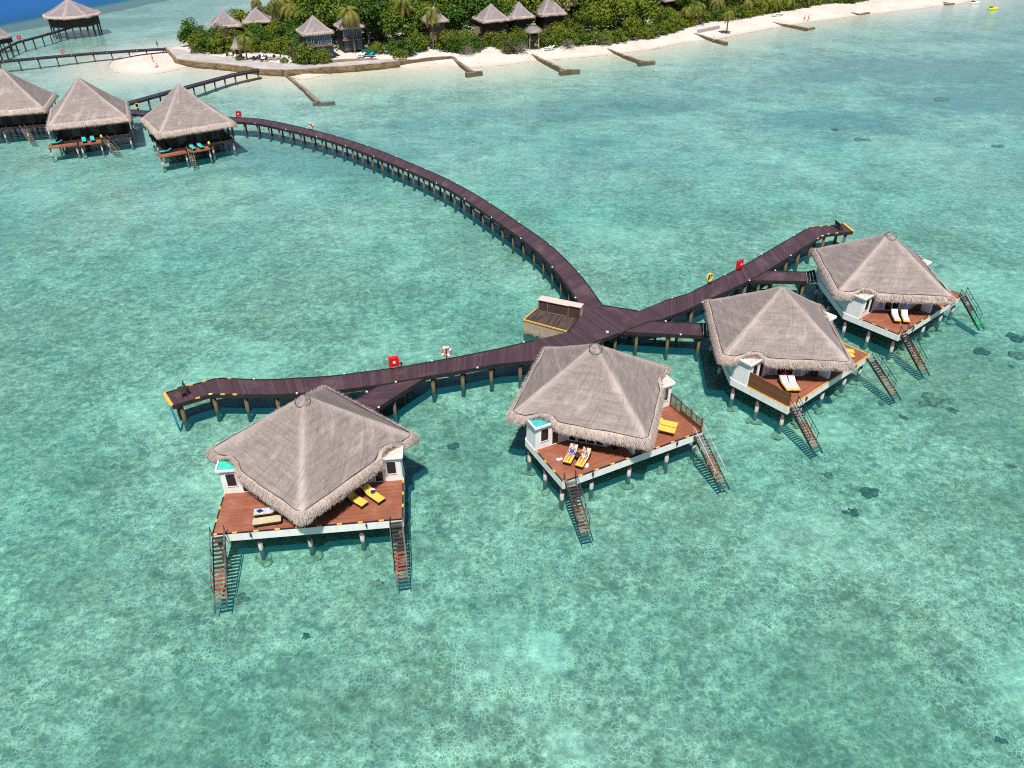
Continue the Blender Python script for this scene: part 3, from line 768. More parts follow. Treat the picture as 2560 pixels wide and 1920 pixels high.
def lounger(label, foot, hinge, zdeck, cush, ang=35, frame='dkwood', group='sun loungers on the villa decks', L=2.0, W=0.66, flat=False):
    """foot and hinge are the world points of the mattress middle at its foot end and toward the head"""
    f, h = Vector(foot[:2]), Vector(hinge[:2]); d = (h - f).normalized()
    rz = math.atan2(d.y, d.x) - math.pi / 2
    r = thing('sun_lounger', label, 'sun lounger', (f.x, f.y, zdeck), rz, group)
    a = rad(0 if flat else ang)
    mb = MB()
    for x in (-W / 2 + 0.03, W / 2 - 0.03): mb.bar((x, 0.02, 0.29), (x, L - 0.03, 0.29), 0.05, 0.09)
    for y in (0.04, 0.45, 0.85, 1.25, L - 0.05): mb.bar((-W / 2 + 0.05, y, 0.30), (W / 2 - 0.05, y, 0.30), 0.06, 0.03)
    if not flat:
        e = lounger_profile(a)[-1]
        for x in (-W / 2 + 0.07, W / 2 - 0.07): mb.bar((x, 1.25, 0.33), (x, e[0], e[1] - 0.03), 0.04, 0.04)
        mb.bar((0, 1.72, 0.30), (0, e[0] - 0.12, e[1] - 0.10), 0.04, 0.04)
    mb.build('frame', M[frame], r)
    for x in (-W / 2 + 0.05, W / 2 - 0.05):
        for y in (0.18, 1.62):
            q = MB(); q.box((x, y, 0.125), (0.06, 0.06, 0.25)); q.build('leg', M[frame], r)
    mb = MB(); strip(mb, lounger_profile(a), -W / 2, W / 2, 0.09)
    mb.build('cushion', M[cush], r, bevel=0.025)
    return r, a
def towel(label, lr, a, y0, y1, mat='stripe', x0=-0.28, x1=0.30, group=None, name='striped_towel'):
    """a towel lying along the mattress of lounger lr from y0 to y1 (measured along it)"""
    pr = []
    hinge, z = 1.25, 0.36
    n = 12
    for i in range(n + 1):
        s = y0 + (y1 - y0) * i / n
        if s <= hinge: y, zz = s, z
        else: y, zz = hinge + (s - hinge) * math.cos(a), z + (s - hinge) * math.sin(a)
        pr.append((y, zz + 0.095 + 0.012 * math.sin(i * 2.1)))
    mb = MB(); strip(mb, pr, x0, x1, 0.018)
    o = mb.build(name, M[mat])
    o.location = lr.location; o.rotation_euler = lr.rotation_euler
    return tag(o, label, 'towel', group)

def skin_mesh(name, joints, edges, radii, mat, parent, sub=1, root=0):
    me = bpy.data.meshes.new(name); me.from_pydata([tuple(j) for j in joints], edges, []); me.materials.append(mat)
    o = bpy.data.objects.new(name, me); COL.objects.link(o); o.parent = parent
    o.modifiers.new('skin', 'SKIN').use_smooth_shade = True
    sv = me.skin_vertices[0].data
    for i, r in enumerate(radii):
        sv[i].radius = (r, r) if not isinstance(r, tuple) else r
        sv[i].use_root = (i == root)
    s = o.modifiers.new('subsurf', 'SUBSURF'); s.levels = s.render_levels = sub
    return o
def person(label, loc, rz, pose, skin='skin', hair='hair', cloth=None, cloth_name='swimsuit', group=None, long_hair=False, top=False):
    """pose: dict of joints in metres (right side r*, left side l*), y forward or toward the head as the pose sets it"""
    r = thing('person', label, 'person', loc, rz, group)
    J = []; E = []; R = []; ix = {}
    def add(k, p, rd, par=None):
        ix[k] = len(J); J.append(Vector(p)); R.append(rd)
        if par is not None: E.append((ix[par], ix[k]))
    add('pelvis', pose['pelvis'], (0.125, 0.105))
    add('waist', pose['waist'], (0.105, 0.09), 'pelvis')
    add('chest', pose['chest'], (0.14, 0.105), 'waist')
    add('neck0', Vector(pose['chest']).lerp(Vector(pose['neck']), 0.7), (0.075, 0.065), 'chest')
    add('neck', pose['neck'], 0.05, 'neck0')
    hd = Vector(pose['head']); nk = Vector(pose['neck']); up = (hd - nk).normalized()
    add('head', hd, (0.085, 0.095), 'neck')
    add('crown', hd + up * 0.085, (0.07, 0.08), 'head')
    fc = Vector(pose.get('face', (0, 1, 0))).normalized()
    for s in ('l', 'r'):
        add(s + 'hip', Vector(pose['pelvis']).lerp(Vector(pose[s + 'hip']), 0.9), (0.095, 0.095), 'pelvis')
        add(s + 'knee', pose[s + 'knee'], 0.058, s + 'hip')
        add(s + 'calf', Vector(pose[s + 'knee']).lerp(Vector(pose[s + 'ankle']), 0.3), 0.058, s + 'knee')
        add(s + 'ankle', pose[s + 'ankle'], 0.036, s + 'calf')
        add(s + 'toe', pose[s + 'toe'], (0.038, 0.022), s + 'ankle')
        add(s + 'sho', pose[s + 'sho'], 0.058, 'chest')
        add(s + 'elb', pose[s + 'elb'], 0.040, s + 'sho')
        add(s + 'wri', pose[s + 'wri'], 0.027, s + 'elb')
        wr = Vector(pose[s + 'wri']); dr = (wr - Vector(pose[s + 'elb'])).normalized()
        sd = dr.cross(Vector((0, 0, 1)))
        if sd.length < 0.1: sd = Vector((1, 0, 0))
        sd.normalize(); nn = sd.cross(dr)
        add(s + 'palm', wr + dr * 0.065, (0.036, 0.018), s + 'wri')
        for k, (off, ln) in enumerate(((-0.030, 0.075), (-0.010, 0.088), (0.010, 0.082), (0.030, 0.062))):
            b = wr + dr * 0.09 + sd * off
            add(f'{s}f{k}', b + dr * ln * 0.45, 0.009, s + 'palm')
            add(f'{s}g{k}', b + dr * ln * 0.85 - nn * 0.02, 0.008, f'{s}f{k}')
        add(s + 'th', wr + dr * 0.055 + sd * (-0.048), 0.010, s + 'palm')
        add(s + 'tt', wr + dr * 0.09 + sd * (-0.062), 0.009, s + 'th')
    skin_mesh('body', J, E, R, M[skin], r, 1, 0)
    h = MB()
    h.blob(hd + up * 0.035 - fc * 0.022, 0.098, 0.105, 0.105, 12, 8)
    if long_hair: h.blob(hd - fc * 0.07 - up * 0.08, 0.085, 0.06, 0.13, 10, 7)
    h.build('hair', M[hair], r, smooth=True)
    f = MB(); sx = fc.cross(up).normalized()
    for q in (-1, 1): f.blob(hd + fc * 0.086 + sx * (q * 0.032) + up * 0.012, 0.012, 0.012, 0.010, 6, 4)
    f.build('eyes', M['hair'], r, smooth=True)
    f = MB(); f.blob(hd + fc * 0.098 - up * 0.018, 0.013, 0.016, 0.018, 6, 4)
    f.build('nose', M[skin], r, smooth=True)
    if cloth:
        k = 1.16
        j2 = [pose['pelvis'], Vector(pose['pelvis']).lerp(Vector(pose['lhip']), 1.0), Vector(pose['pelvis']).lerp(Vector(pose['rhip']), 1.0), Vector(pose['lhip']).lerp(Vector(pose['lknee']), 0.22), Vector(pose['rhip']).lerp(Vector(pose['rknee']), 0.22)]
        e2 = [(0, 1), (0, 2), (1, 3), (2, 4)]; r2 = [(0.15, 0.13), 0.118, 0.118, 0.108, 0.108]
        if top:
            j2 += [pose['waist'], Vector(pose['chest'])]; e2 += [(0, 5), (5, 6)]; r2 += [(0.128, 0.112), (0.163, 0.128)]
        skin_mesh(cloth_name, j2, e2, r2, M[cloth], r, 1, 0)
    return r
def stand_pose(stride=0.12):
    return dict(pelvis=(0, 0, 0.93), waist=(0, 0.01, 1.10), chest=(0, 0, 1.30), neck=(0, 0, 1.48), head=(0, 0.02, 1.60), face=(0, 1, 0),
                lhip=(0.09, 0, 0.90), rhip=(-0.09, 0, 0.90), lknee=(0.10, stride * 0.7, 0.49), rknee=(-0.10, -stride * 0.3, 0.49),
                lankle=(0.10, stride, 0.07), rankle=(-0.10, -stride * 1.3, 0.08), ltoe=(0.11, stride + 0.17, 0.02), rtoe=(-0.11, -stride * 1.3 + 0.17, 0.02),
                lsho=(0.18, 0, 1.40), rsho=(-0.18, 0, 1.40), lelb=(0.24, -0.05, 1.13), relb=(-0.24, 0.03, 1.13), lwri=(0.25, 0.05, 0.89), rwri=(-0.25, 0.10, 0.90))
def sit_pose():
    return dict(pelvis=(0, 0, 0.12), waist=(0, -0.05, 0.28), chest=(0, -0.08, 0.48), neck=(0, -0.06, 0.66), head=(0, -0.03, 0.78), face=(0, 1, 0),
                lhip=(0.09, 0.03, 0.11), rhip=(-0.09, 0.03, 0.11), lknee=(0.14, 0.40, 0.38), rknee=(-0.14, 0.42, 0.30),
                lankle=(0.13, 0.62, 0.07), rankle=(-0.15, 0.74, 0.07), ltoe=(0.13, 0.78, 0.03), rtoe=(-0.16, 0.86, 0.10),
                lsho=(0.18, -0.08, 0.58), rsho=(-0.18, -0.08, 0.58), lelb=(0.27, -0.22, 0.34), relb=(-0.27, -0.22, 0.34), lwri=(0.26, -0.30, 0.10), rwri=(-0.26, -0.30, 0.10))

# ------------------------------------------------------------------ the four near villas
VS = [(-15.4735, 47.2751, 0.10485), (6.8043, 54.2715, 0.47409), (25.0720, 64.1736, 0.68609), (40.0012, 76.4430, 0.68011)]
ZD = 2.30
def vloc(i, x, y):
    X, Y, t = VS[i]
    return (X - math.cos(t) * x + math.sin(t) * y, Y - math.sin(t) * x - math.cos(t) * y)
def eave_bump(p):
    g = 0.0
    for sx in (1, -1):
        d = math.hypot(p.x - sx * 6.25, p.y - 1.95); g += 0.62 * math.exp(-(d / 1.05) ** 4)
    return g
TREADS = [('tread_dark', 'tread_dark', 'tread_dark', 'tread_dark', 'tread_dark', 'tread_red', 'tread_red', 'tread_red', 'tread_worn', 'tread_worn'),
          ('tread_grey', 'tread_dark', 'tread_dark', 'tread_dark', 'tread_dark', 'tread_rust', 'tread_worn', 'tread_worn', 'tread_worn', 'tread_worn'),
          ('tread_grey', 'tread_grey', 'tread_grey', 'tread_grey', 'tread_rust', 'tread_red', 'tread_rust', 'tread_rust', 'tread_worn', 'tread_worn'),
          ('tread_dark', 'tread_dark', 'tread_grey', 'tread_dark', 'tread_dark', 'tread_grey', 'tread_green', 'tread_green', 'tread_green', 'tread_green'),
          ('tread_dark', 'tread_dark', 'tread_dark', 'tread_dark', 'tread_red', 'tread_red', 'tread_rust', 'tread_rust', 'tread_worn', 'tread_worn')]
def staircase(parent, xc, dx, ybot, treads, rails, pale=False, n=17):
    """steps down to the water from the front edge at x = xc, drifting dx sideways, meeting the water at y = ybot"""
    y0 = 6.86; run = ybot - y0; hw = 0.42
    d = Vector((dx, run, -ZD)); top = Vector((xc, y0, ZD - 0.12))
    full = d * 1.13
    k = dx / run
    sidev = Vector((1, -k, 0)).normalized()
    mb = MB()
    for s in (-1, 1):
        mb.bar(top + sidev * (s * hw), top + sidev * (s * hw) + full, 0.055, 0.20)
    st = mb.build('staircase', M['rail'], parent)
    for j in range(n):
        f = (j + 0.35) / n * 1.10
        c = top + d * f + Vector((0, 0, 0.05))
        tr = treads[min(len(treads) - 1, int(min(f, 0.999) * len(treads)))]
        q = MB(); a = sidev * (hw - 0.03)
        q.bar(c - a, c + a, 0.19, 0.045)
        q.build('tread', M[tr], st)
    for s in rails:
        q = MB(); up = Vector((0, 0, 0.92)); b = top + sidev * (s * (hw + 0.05))
        q.bar(b + Vector((0, -0.12, 0.05)), b + Vector((0, -0.12, 0.05)) + up, 0.05, 0.05, up=(0, 1, 0))
        q.bar(b + Vector((0, -0.14, 0.95)), b + d * 0.88 + up * 0.95, 0.045, 0.045)
        if not pale: q.bar(b + Vector((0, -0.1, 0.52)), b + d * 0.80 + up * 0.48, 0.03, 0.03)
        for f in (0.28, 0.58, 0.84):
            q.bar(b + d * f, b + d * f + up * 0.95, 0.04, 0.04, up=(0, 1, 0))
        q.build('handrail', M['rail_pale' if pale else 'rail'], st)
    return st
def window(parent, a, b, z0, z1, mat, depth=0.03, frame='white', mull=0):
    """a framed pane on the wall face running from a to b (local xy), outward side to the left of a->b"""
    a, b = Vector((a[0], a[1], 0)), Vector((b[0], b[1], 0)); u = (b - a).normalized(); nn = Vector((-u.y, u.x, 0))
    mb = MB(); t = 0.06
    o = nn * depth
    for z in (z0, z1): mb.bar(a + o + Vector((0, 0, z)), b + o + Vector((0, 0, z)), 0.07, t)
    for q in (a, b): mb.bar(q + o + Vector((0, 0, z0 - t / 2)), q + o + Vector((0, 0, z1 + t / 2)), t, 0.075, up=nn)
    for k in range(mull):
        q = a.lerp(b, (k + 1) / (mull + 1)); mb.bar(q + o + Vector((0, 0, z0)), q + o + Vector((0, 0, z1)), 0.04, 0.06, up=nn)
    w = mb.build('window', M[frame], parent)
    q = MB(); o2 = nn * (depth - 0.005)
    q.bar(a + o2 + Vector((0, 0, (z0 + z1) / 2)), b + o2 + Vector((0, 0, (z0 + z1) / 2)), 0.02, z1 - z0)
    q.build('pane', M[mat], w)
    return w
def villa(i, label, roofcols, stairs, screen=None, edge='marks', curtain='glass', seed=1):
    X, Y, t = VS[i]
    v = thing('overwater_villa', label, 'villa', (X, Y, 0), t + math.pi, 'near overwater villas')
    hexa = [(6.8, 6.76), (6.8, 0.62), (0.75, -6.85), (-0.75, -6.85), (-6.8, 0.62), (-6.8, 6.76)]
    mb = MB(); mb.prism(hexa[::-1], 1.56, 2.26); mb.build('platform', M['white'], v, bevel=0.02)
    mb = MB(); mb.prism([(-6.70, 6.66), (-6.70, 2.30), (-3.7, 2.30), (-1.4, 4.55), (1.4, 4.55), (3.7, 2.30), (6.70, 2.30), (6.70, 6.66)], 2.262, ZD)
    mb.build('deck', M['deck'], v)
    mb = MB()
    mb.bar((-6.73, 6.71, 2.29), (6.73, 6.71, 2.29), 0.11, 0.07)
    for sx in (-1, 1): mb.bar((sx * 6.745, 2.35, 2.29), (sx * 6.745, 6.65, 2.29), 0.10, 0.07)
    mb.build('edge_trim', M['yellow'] if edge == 'line' else M['beam'], v)
    if edge == 'marks':
        for x in [-5.2, -3.7, -2.2, -0.75, 0.75, 2.2, 3.7, 5.2, 6.60]:
            q = MB(); q.box((x, 6.71, 2.305), (0.36, 0.135, 0.08)); q.build('edge_marker', M['yellow'], v)
        for sx in (-1, 1):
            for y in (2.55, 3.95, 5.3):
                q = MB(); q.box((sx * 6.745, y, 2.305), (0.125, 0.34, 0.08)); q.build('edge_marker', M['yellow'], v)
    # piles with their footings on the seabed
    piles = [(6.55, 0.95), (6.55, 3.65), (6.55, 6.3), (3.8, 6.3), (0.2, 6.35), (-3.6, 6.35), (-6.5, 6.3), (-6.55, 3.65), (-6.55, 0.95),
             (3.9, -2.6), (-3.9, -2.6), (1.2, -5.8), (-1.2, -5.8), (2.6, 2.6), (-2.6, 2.6), (0.0, -1.2)]
    rng = random.Random(seed)
    for x, y in piles:
        q = MB(); q.tube((x, y, -1.3), (x, y, 1.57), 0.185, 0.165, 10); p = q.build('pile', M['pile'], v, smooth=True)
        f = MB(); [f.blob((x + rng.uniform(-.4, .4), y + rng.uniform(-.4, .4), -1.05), rng.uniform(.25, .55), rng.uniform(.22, .5), 0.22, 9, 5, 0.25, rng) for _ in range(4)]; f.build('footing', M['footing'], p)
    # walls
    mb = MB(); zt = 4.50
    base = [(6.67, 0.75), (6.67, 2.30), (3.78, 2.30), (1.45, 4.58), (-1.45, 4.58), (-3.78, 2.30), (-6.67, 2.30), (-6.67, 0.75)]
    for a, b in zip(base[:-1], base[1:]): mb.wall(a, b, 2.262, zt, 0.14)
    back = [(-6.62, 0.70), (-0.75, -6.55), (0.75, -6.55), (6.62, 0.70)]
    for a, b in zip(back[:-1], back[1:]): mb.wall(a, b, 2.262, zt - 0.02, 0.14)
    mb.wall((0, 5.45), (0, 6.45), 2.30, 5.2, 0.24)
    mb.build('wall', M['white'], v)
    for s, side in ((1, 'l'), (-1, 'r')):
        A = lambda x, y: (s * x, y)
        def seg(x0, y0, x1, y1):
            return (A(x0, y0), A(x1, y1)) if s > 0 else (A(x1, y1), A(x0, y0))
        # front wall faces +y; outward is left of a->b when a has the larger x
        a, b = seg(6.33, 2.37, 5.60, 2.37); window(v, b, a, 3.0, 4.25, 'glass', 0.02)
        a, b = seg(5.28, 2.37, 4.66, 2.37); w_ = window(v, b, a, 2.37, 4.25, 'glass', 0.02); w_.name = 'door'
        u = lambda k: (3.78 + (1.45 - 3.78) * k + 0.05, 2.30 + 2.28 * k + 0.05)
        for k0, k1, mt in ((0.06, 0.24, curtain), (0.28, 0.50, 'glass'), (0.51, 0.72, 'glass'), (0.76, 0.95, curtain)):
            (ax, ay), (bx, by) = u(k0), u(k1)
            a, b = seg(ax, ay, bx, by); window(v, b, a, 2.38, 4.3, mt, 0.02)
        # little flat roof over the corner box
        box_ = [(6.88, 2.52), (6.88, 0.20), (5.0, 0.9), (5.0, 2.52)]
        if s < 0: box_ = [(-x, y) for x, y in box_][::-1]
        q = MB(); q.prism(box_[::-1], 4.49, 4.58)
        for k in range(4):
            a, b = box_[k], box_[(k + 1) % 4]
            a, b = Vector(a), Vector(b); d = (b - a).normalized() * 0.06
            q.bar((*(a + d), 4.63), (*(b - d), 4.63), 0.11, 0.16)
        pr = q.build('corner_roof', M['white'], v)
        inner = [(6.80, 2.44), (6.80, 0.32), (5.05, 0.95), (5.05, 2.44)]
        if s < 0: inner = [(-x, y) for x, y in inner][::-1]
        q = MB(); q.prism(inner[::-1], 4.581, 4.63); q.build('roof_membrane', M[roofcols[0 if s > 0 else 1]], pr)
    q = MB(); q.tube((2.7, -4.28, 3.1), (2.72, -4.30, 3.1), .01); 
    corners = [(8.28, 0), (0, 8.62), (-8.28, 0), (0, -8.35)]
    roof, pt = thatch_roof(v, corners, 4.48, 9.30, 0.62, eave_bump, seed, step=0.26, fr=0.84)
    cp = MB()
    rg = random.Random(seed + 5)
    cp.blob((0, 0, 8.98), 0.44, 0.44, 0.20, 14, 7, 0.05, rg); cp.build('ridge_cap', M['thatch'], roof, smooth=True)
    if i != 2:
        q = MB(); T = Matrix.Translation((0.1, 0.35, 8.98)) @ Matrix.Rotation(rad(-26), 4, 'X')
        q.torus(T, 0.58, 0.016, 24, 5); q.torus(T @ Matrix.Translation((0.1, 0.05, 0.1)) @ Matrix.Rotation(0.5, 4, 'Y'), 0.5, 0.015, 20, 4)
        q.build('wire_ring', M['rope'], roof)
    else:
        q = MB(); q.tube((0, 0, 9.1), (0.03, 0, 9.75), 0.025); q.build('finial', M['rope'], roof)
    # spotlights under the edge
    for x in (-4.1, 4.1):
        q = MB(); q.box((x, 6.84, 2.05), (0.10, 0.14, 0.22)); q.tube((x, 6.80, 2.2), (x, 6.92, 2.3), 0.05); q.build('spotlight', M['rail'], v)
    for xc, dx, yb, tr, rails, pale in stairs: staircase(v, xc, dx, yb, TREADS[tr], rails, pale)
    if screen == 'lattice':
        ys = [2.45, 3.85, 5.25, 6.62]
        s = MB(); s.box((-6.66, 4.53, 2.325), (0.10, 4.2, 0.05)); sc = s.build('privacy_screen', M['screen'], v)
        for y in ys: s = MB(); s.box((-6.66, y, 2.35 + 0.66), (0.09, 0.09, 1.31)); s.build('screen_post', M['screen'], sc)
        for k in range(3):
            a, b = ys[k] + 0.045, ys[k + 1] - 0.045; h = 1.28 - 0.07 * k
            q = MB()
            for z in (0.06, 0.44 if k else 0.1, h): q.bar((-6.66, a, 2.3 + z), (-6.66, b, 2.3 + z), 0.06, 0.055)
            q.bar((-6.66, (a + b) / 2, 2.33), (-6.66, (a + b) / 2, 2.3 + h), 0.045, 0.045, up=(1, 0, 0))
            z = 0.12
            while z < h - 0.05:
                if k and z < 0.44: q.bar((-6.66, a, 2.3 + z), (-6.66, b, 2.3 + z), 0.02, 0.085)
                else: q.bar((-6.66, a, 2.3 + z), (-6.66, b, 2.3 + z), 0.02, 0.026)
                z += 0.09
            q.build('lattice_panel', M['screen'], sc)
    if screen == 'solid':
        ys = [2.42, 3.82, 5.24, 6.60]
        s = MB(); s.box((6.64, 4.51, 2.325), (0.10, 4.2, 0.05)); sc = s.build('privacy_screen', M['screen'], v)
        for y in ys: s = MB(); s.box((6.64, y, 2.35 + 0.70), (0.09, 0.09, 1.39)); s.build('screen_post', M['screen'], sc)
        for k in range(3):
            a, b = ys[k] + 0.045, ys[k + 1] - 0.045; h = 1.42 - 0.10 * k
            q = MB(); q.bar((6.64, a, 2.33 + h / 2), (6.64, b, 2.33 + h / 2), 0.04, h); q.bar((6.64, a, 2.35 + h), (6.64, b, 2.35 + h), 0.07, 0.04)
            q.build('slat_panel', M['screen'], sc)
    return v
villa(0, 'nearest thatched villa at lower left, turquoise corner roof, beige and yellow loungers on its deck', ('turq_roof', 'cream_roof'),
      [(6.30, -0.48, 11.0, 0, (1, -1), False), (-6.25, -0.30, 10.5, 0, (-1, 1), False)], None, 'marks', 'glass', 11)
villa(1, 'thatched villa at the junction with two sunbathers and an open lattice screen on its deck', ('turq_roof2', 'cream_roof'),
      [(6.18, 0.68, 10.4, 1, (-1, 1), False), (-6.25, 0.30, 10.7, 2, (-1, 1), True)], 'lattice', 'marks', 'glass', 22)
villa(2, 'thatched villa with a solid brown slat screen and an all yellow deck edge', ('cream_roof', 'cream_roof'),
      [(6.15, 0.80, 10.1, 2, (-1, 1), False), (-6.5, 0.75, 10.4, 1, (-1,), False)], 'solid', 'line', 'curtain', 33)
villa(3, 'rightmost thatched villa, bare deck edge, two striped loungers and a green-footed stair', ('cream_roof', 'cream_roof'),
      [(6.15, 1.20, 10.2, 4, (-1, 1), False), (-6.6, 0.55, 9.6, 3, (-1, 1), False)], None, 'marks', 'curtain', 44)

# furniture on the decks: pixels from the photo, on the mattress plane
ZM = ZD + 0.42
def L2(fx, fy, hx, hy, *a, **k): return lounger(k.pop('label'), P(fx, fy, ZM), P(hx, hy, ZM), ZD, *a, **k)
L2(955, 1250.5, 922, 1228.5, 'cushion', label='yellow lounger carrying a dark bundle, nearer the right edge of the nearest villa', ang=30)
L2(912.2, 1259.8, 888.7, 1246, 'cushion', label='yellow lounger half in eave shade on the right of the nearest villa deck', ang=30)
L2(631.4, 1304.5, 690, 1296, 'beige', label='flat beige lounger by the front edge of the nearest villa deck', flat=True)
lr, la = L2(634.3, 1280.6, 681, 1275, 'beige', label='lounger under a blue striped towel beside the flat beige lounger', ang=30)
towel('white and navy striped towel on the lounger beside the flat beige one', lr, la, 0.02, 1.95, 'stripe', -0.31, 0.31)
q = MB(); rg = random.Random(4)
ang = [math.pi / 4 * k for k in range(8)]
q.prism([(math.cos(a) * (0.17 if k % 2 else 0.30), math.sin(a) * (0.15 if k % 2 else 0.24)) for k, a in enumerate(ang)], 0, 0.05)
o = q.build('crumpled_cloth', M['navy'], bevel=0.015); p_ = P(649.5, 1276, ZM + 0.12); o.location = (p_.x, p_.y, ZD + 0.475)
tag(o, 'crumpled navy cloth lying on the striped towel of the nearest villa', 'cloth')
b = thing('bundled_clothes', 'purple and white bundle of clothes on the yellow lounger by the deck edge', 'clothes', (*P(933, 1232, ZM)[:2], ZD + 0.46), 0.4)
q = MB(); q.blob((0, 0, 0.08), 0.20, 0.17, 0.10, 10, 6, 0.2, rg); q.build('dark_garment', M['purple'], b, smooth=True)
q = MB(); q.blob((0.05, 0.24, 0.07), 0.19, 0.13, 0.09, 10, 6, 0.2, rg); q.build('white_garment', M['whitecloth'], b, smooth=True)
q = MB(); q.blob((0, 0, 0), 0.24, 0.16, 0.10, 10, 6, 0.2, rg)
o = q.build('folded_towel', M['maroon'], smooth=True); o.location = (*P(869, 1231, ZM + .3)[:2], ZM + .34)
tag(o, 'dark red towel at the head of the shaded yellow lounger', 'towel')

lw, a1 = L2(1417, 1155.7, 1428.7, 1133.8, 'cushion', label='yellow lounger carrying the sunbather in the blue swimsuit', ang=38)
towel('striped towel behind the head of the blue swimsuit sunbather', lw, a1, 1.02, 1.95)
lm_, a2 = L2(1447.2, 1164.7, 1460.2, 1143.5, 'cushion', label='yellow lounger carrying the sunbather who reaches for a glass', ang=42)
towel('striped towel behind the sunbather who reaches for a glass', lm_, a2, 1.02, 1.95)
pose = dict(pelvis=(0, 1.06, 0.57), waist=(0, 1.22, 0.60), chest=(0.0, 1.42, 0.74), neck=(0.0, 1.56, 0.88), head=(0.01, 1.66, 0.99), face=(0, -0.6, 0.75),
            lhip=(0.09, 1.02, 0.56), rhip=(-0.09, 1.02, 0.56), lknee=(0.11, 0.62, 0.60), rknee=(-0.13, 0.60, 0.56), lankle=(0.09, 0.20, 0.53), rankle=(-0.13, 0.18, 0.53),
            ltoe=(0.10, 0.10, 0.66), rtoe=(-0.15, 0.08, 0.65), lsho=(0.18, 1.46, 0.80), rsho=(-0.18, 1.46, 0.80), lelb=(0.29, 1.25, 0.66), relb=(-0.29, 1.25, 0.66), lwri=(0.20, 1.03, 0.67), rwri=(-0.29, 1.00, 0.58))
person('person lying back on a yellow lounger in a royal blue swimsuit', lw.location, lw.rotation_euler[2], pose, 'skin', 'hair_fair', 'royal', 'swimsuit', long_hair=True, top=True)
pose2 = dict(pelvis=(0, 1.05, 0.57), waist=(0, 1.16, 0.66), chest=(0.0, 1.30, 0.86), neck=(0.0, 1.40, 1.02), head=(0.0, 1.47, 1.15), face=(0.25, -0.8, 0.35),
             lhip=(0.09, 1.01, 0.56), rhip=(-0.09, 1.01, 0.56), lknee=(0.13, 0.68, 0.80), rknee=(-0.12, 0.60, 0.58), lankle=(0.11, 0.38, 0.53), rankle=(-0.12, 0.18, 0.53),
             ltoe=(0.12, 0.22, 0.53), rtoe=(-0.14, 0.07, 0.65), lsho=(0.18, 1.32, 0.95), rsho=(-0.18, 1.33, 0.95), lelb=(0.45, 1.20, 0.86), relb=(-0.29, 1.20, 0.72), lwri=(0.70, 1.10, 0.86), rwri=(-0.20, 0.98, 0.66))
pose2 = {k: ((-x, y, z) if k not in () else (x, y, z)) for k, (x, y, z) in pose2.items()}
person('person in white shorts propped up on a lounger, one arm held out sideways', lm_.location, lm_.rotation_euler[2], pose2, 'skin', 'hair', 'whitecloth', 'shorts')
tb = thing('side_table', 'small dark wooden table between the two sunbathers', 'side table', (*P(1445, 1138, ZD + 0.5)[:2], ZD), 0.4)
q = MB(); q.box((0, 0, 0.50), (0.46, 0.46, 0.04)); q.build('table_top', M['dkwood'], tb)
for x in (-.18, .18):
    for y in (-.18, .18): q = MB(); q.box((x, y, 0.24), (0.045, 0.045, 0.48)); q.build('leg', M['dkwood'], tb)
for (px, py, lab, rz) in ((1399, 1148, 'white paper lying on the deck left of the blue swimsuit sunbather', 0.3), (1467, 1164, 'crumpled white paper on the deck by the foot of the right sunbather', 1.2)):
    q = MB(); q.prism([(-.28, -.1), (-.05, -.16), (.26, -.08), (.20, .12), (-.1, .09), (-.22, .15)], 0, 0.035)
    o = q.build('paper', M['whitecloth'], bevel=0.01); o.location = (*P(px, py, ZD)[:2], ZD + 0.003); o.rotation_euler[2] = rz
    tag(o, lab, 'paper')
L2(1693.3, 1063.5, 1655.5, 1054.5, 'cushion', label='yellow lounger of the touching pair, nearer the open lattice screen', ang=30, W=0.72)
L2(1688.5, 1077.5, 1650.5, 1068.5, 'cushion', label='yellow lounger of the touching pair, nearer the white deck edge of the lattice screen villa', ang=30, W=0.72)

l3, a3 = L2(1976.3, 975.5, 1963, 957.6, 'cushion', label='striped towel lounger right beside the solid brown slat screen', ang=28)
towel('striped towel on the lounger next to the solid slat screen', l3, a3, 0.24, 1.92, 'stripe', -0.28, 0.33)
l4, a4 = L2(1993, 975.5, 1981.5, 956.4, 'cushion', label='striped towel lounger of the screened villa, the one away from the slat screen', ang=28)
towel('striped towel on the lounger farther from the solid slat screen', l4, a4, 0.24, 1.92, 'stripe', -0.32, 0.28)
q = MB(); q.blob((0, 0, 0), 0.30, 0.16, 0.10, 10, 6, 0.2, rg)
o = q.build('folded_towel', M['pink'], smooth=True); o.location = (*P(1962, 933, ZM + .35)[:2], ZM + .36)
tag(o, 'bright pink towel at the head of the lounger by the slat screen', 'towel')
L2(2135.2, 877.2, 2107, 876.0, 'cushion', label='yellow lounger peeping out past the thatch of the screened villa, the farther of two', ang=28)
L2(2135.4, 888.2, 2107, 887.2, 'cushion', label='yellow lounger peeping out past the thatch of the screened villa, the nearer of two', ang=28)
l5, a5 = L2(2245.1, 802.2, 2235.6, 784, 'cushion', label='left one of the two striped towel loungers on the rightmost villa deck', ang=30)
towel('striped towel on the left lounger of the rightmost villa', l5, a5, 0.24, 1.98)
l6, a6 = L2(2267.5, 804, 2260, 786.8, 'cushion', label='right one of the two striped towel loungers on the rightmost villa deck', ang=30)
towel('striped towel on the right lounger of the rightmost villa', l6, a6, 0.24, 1.98)

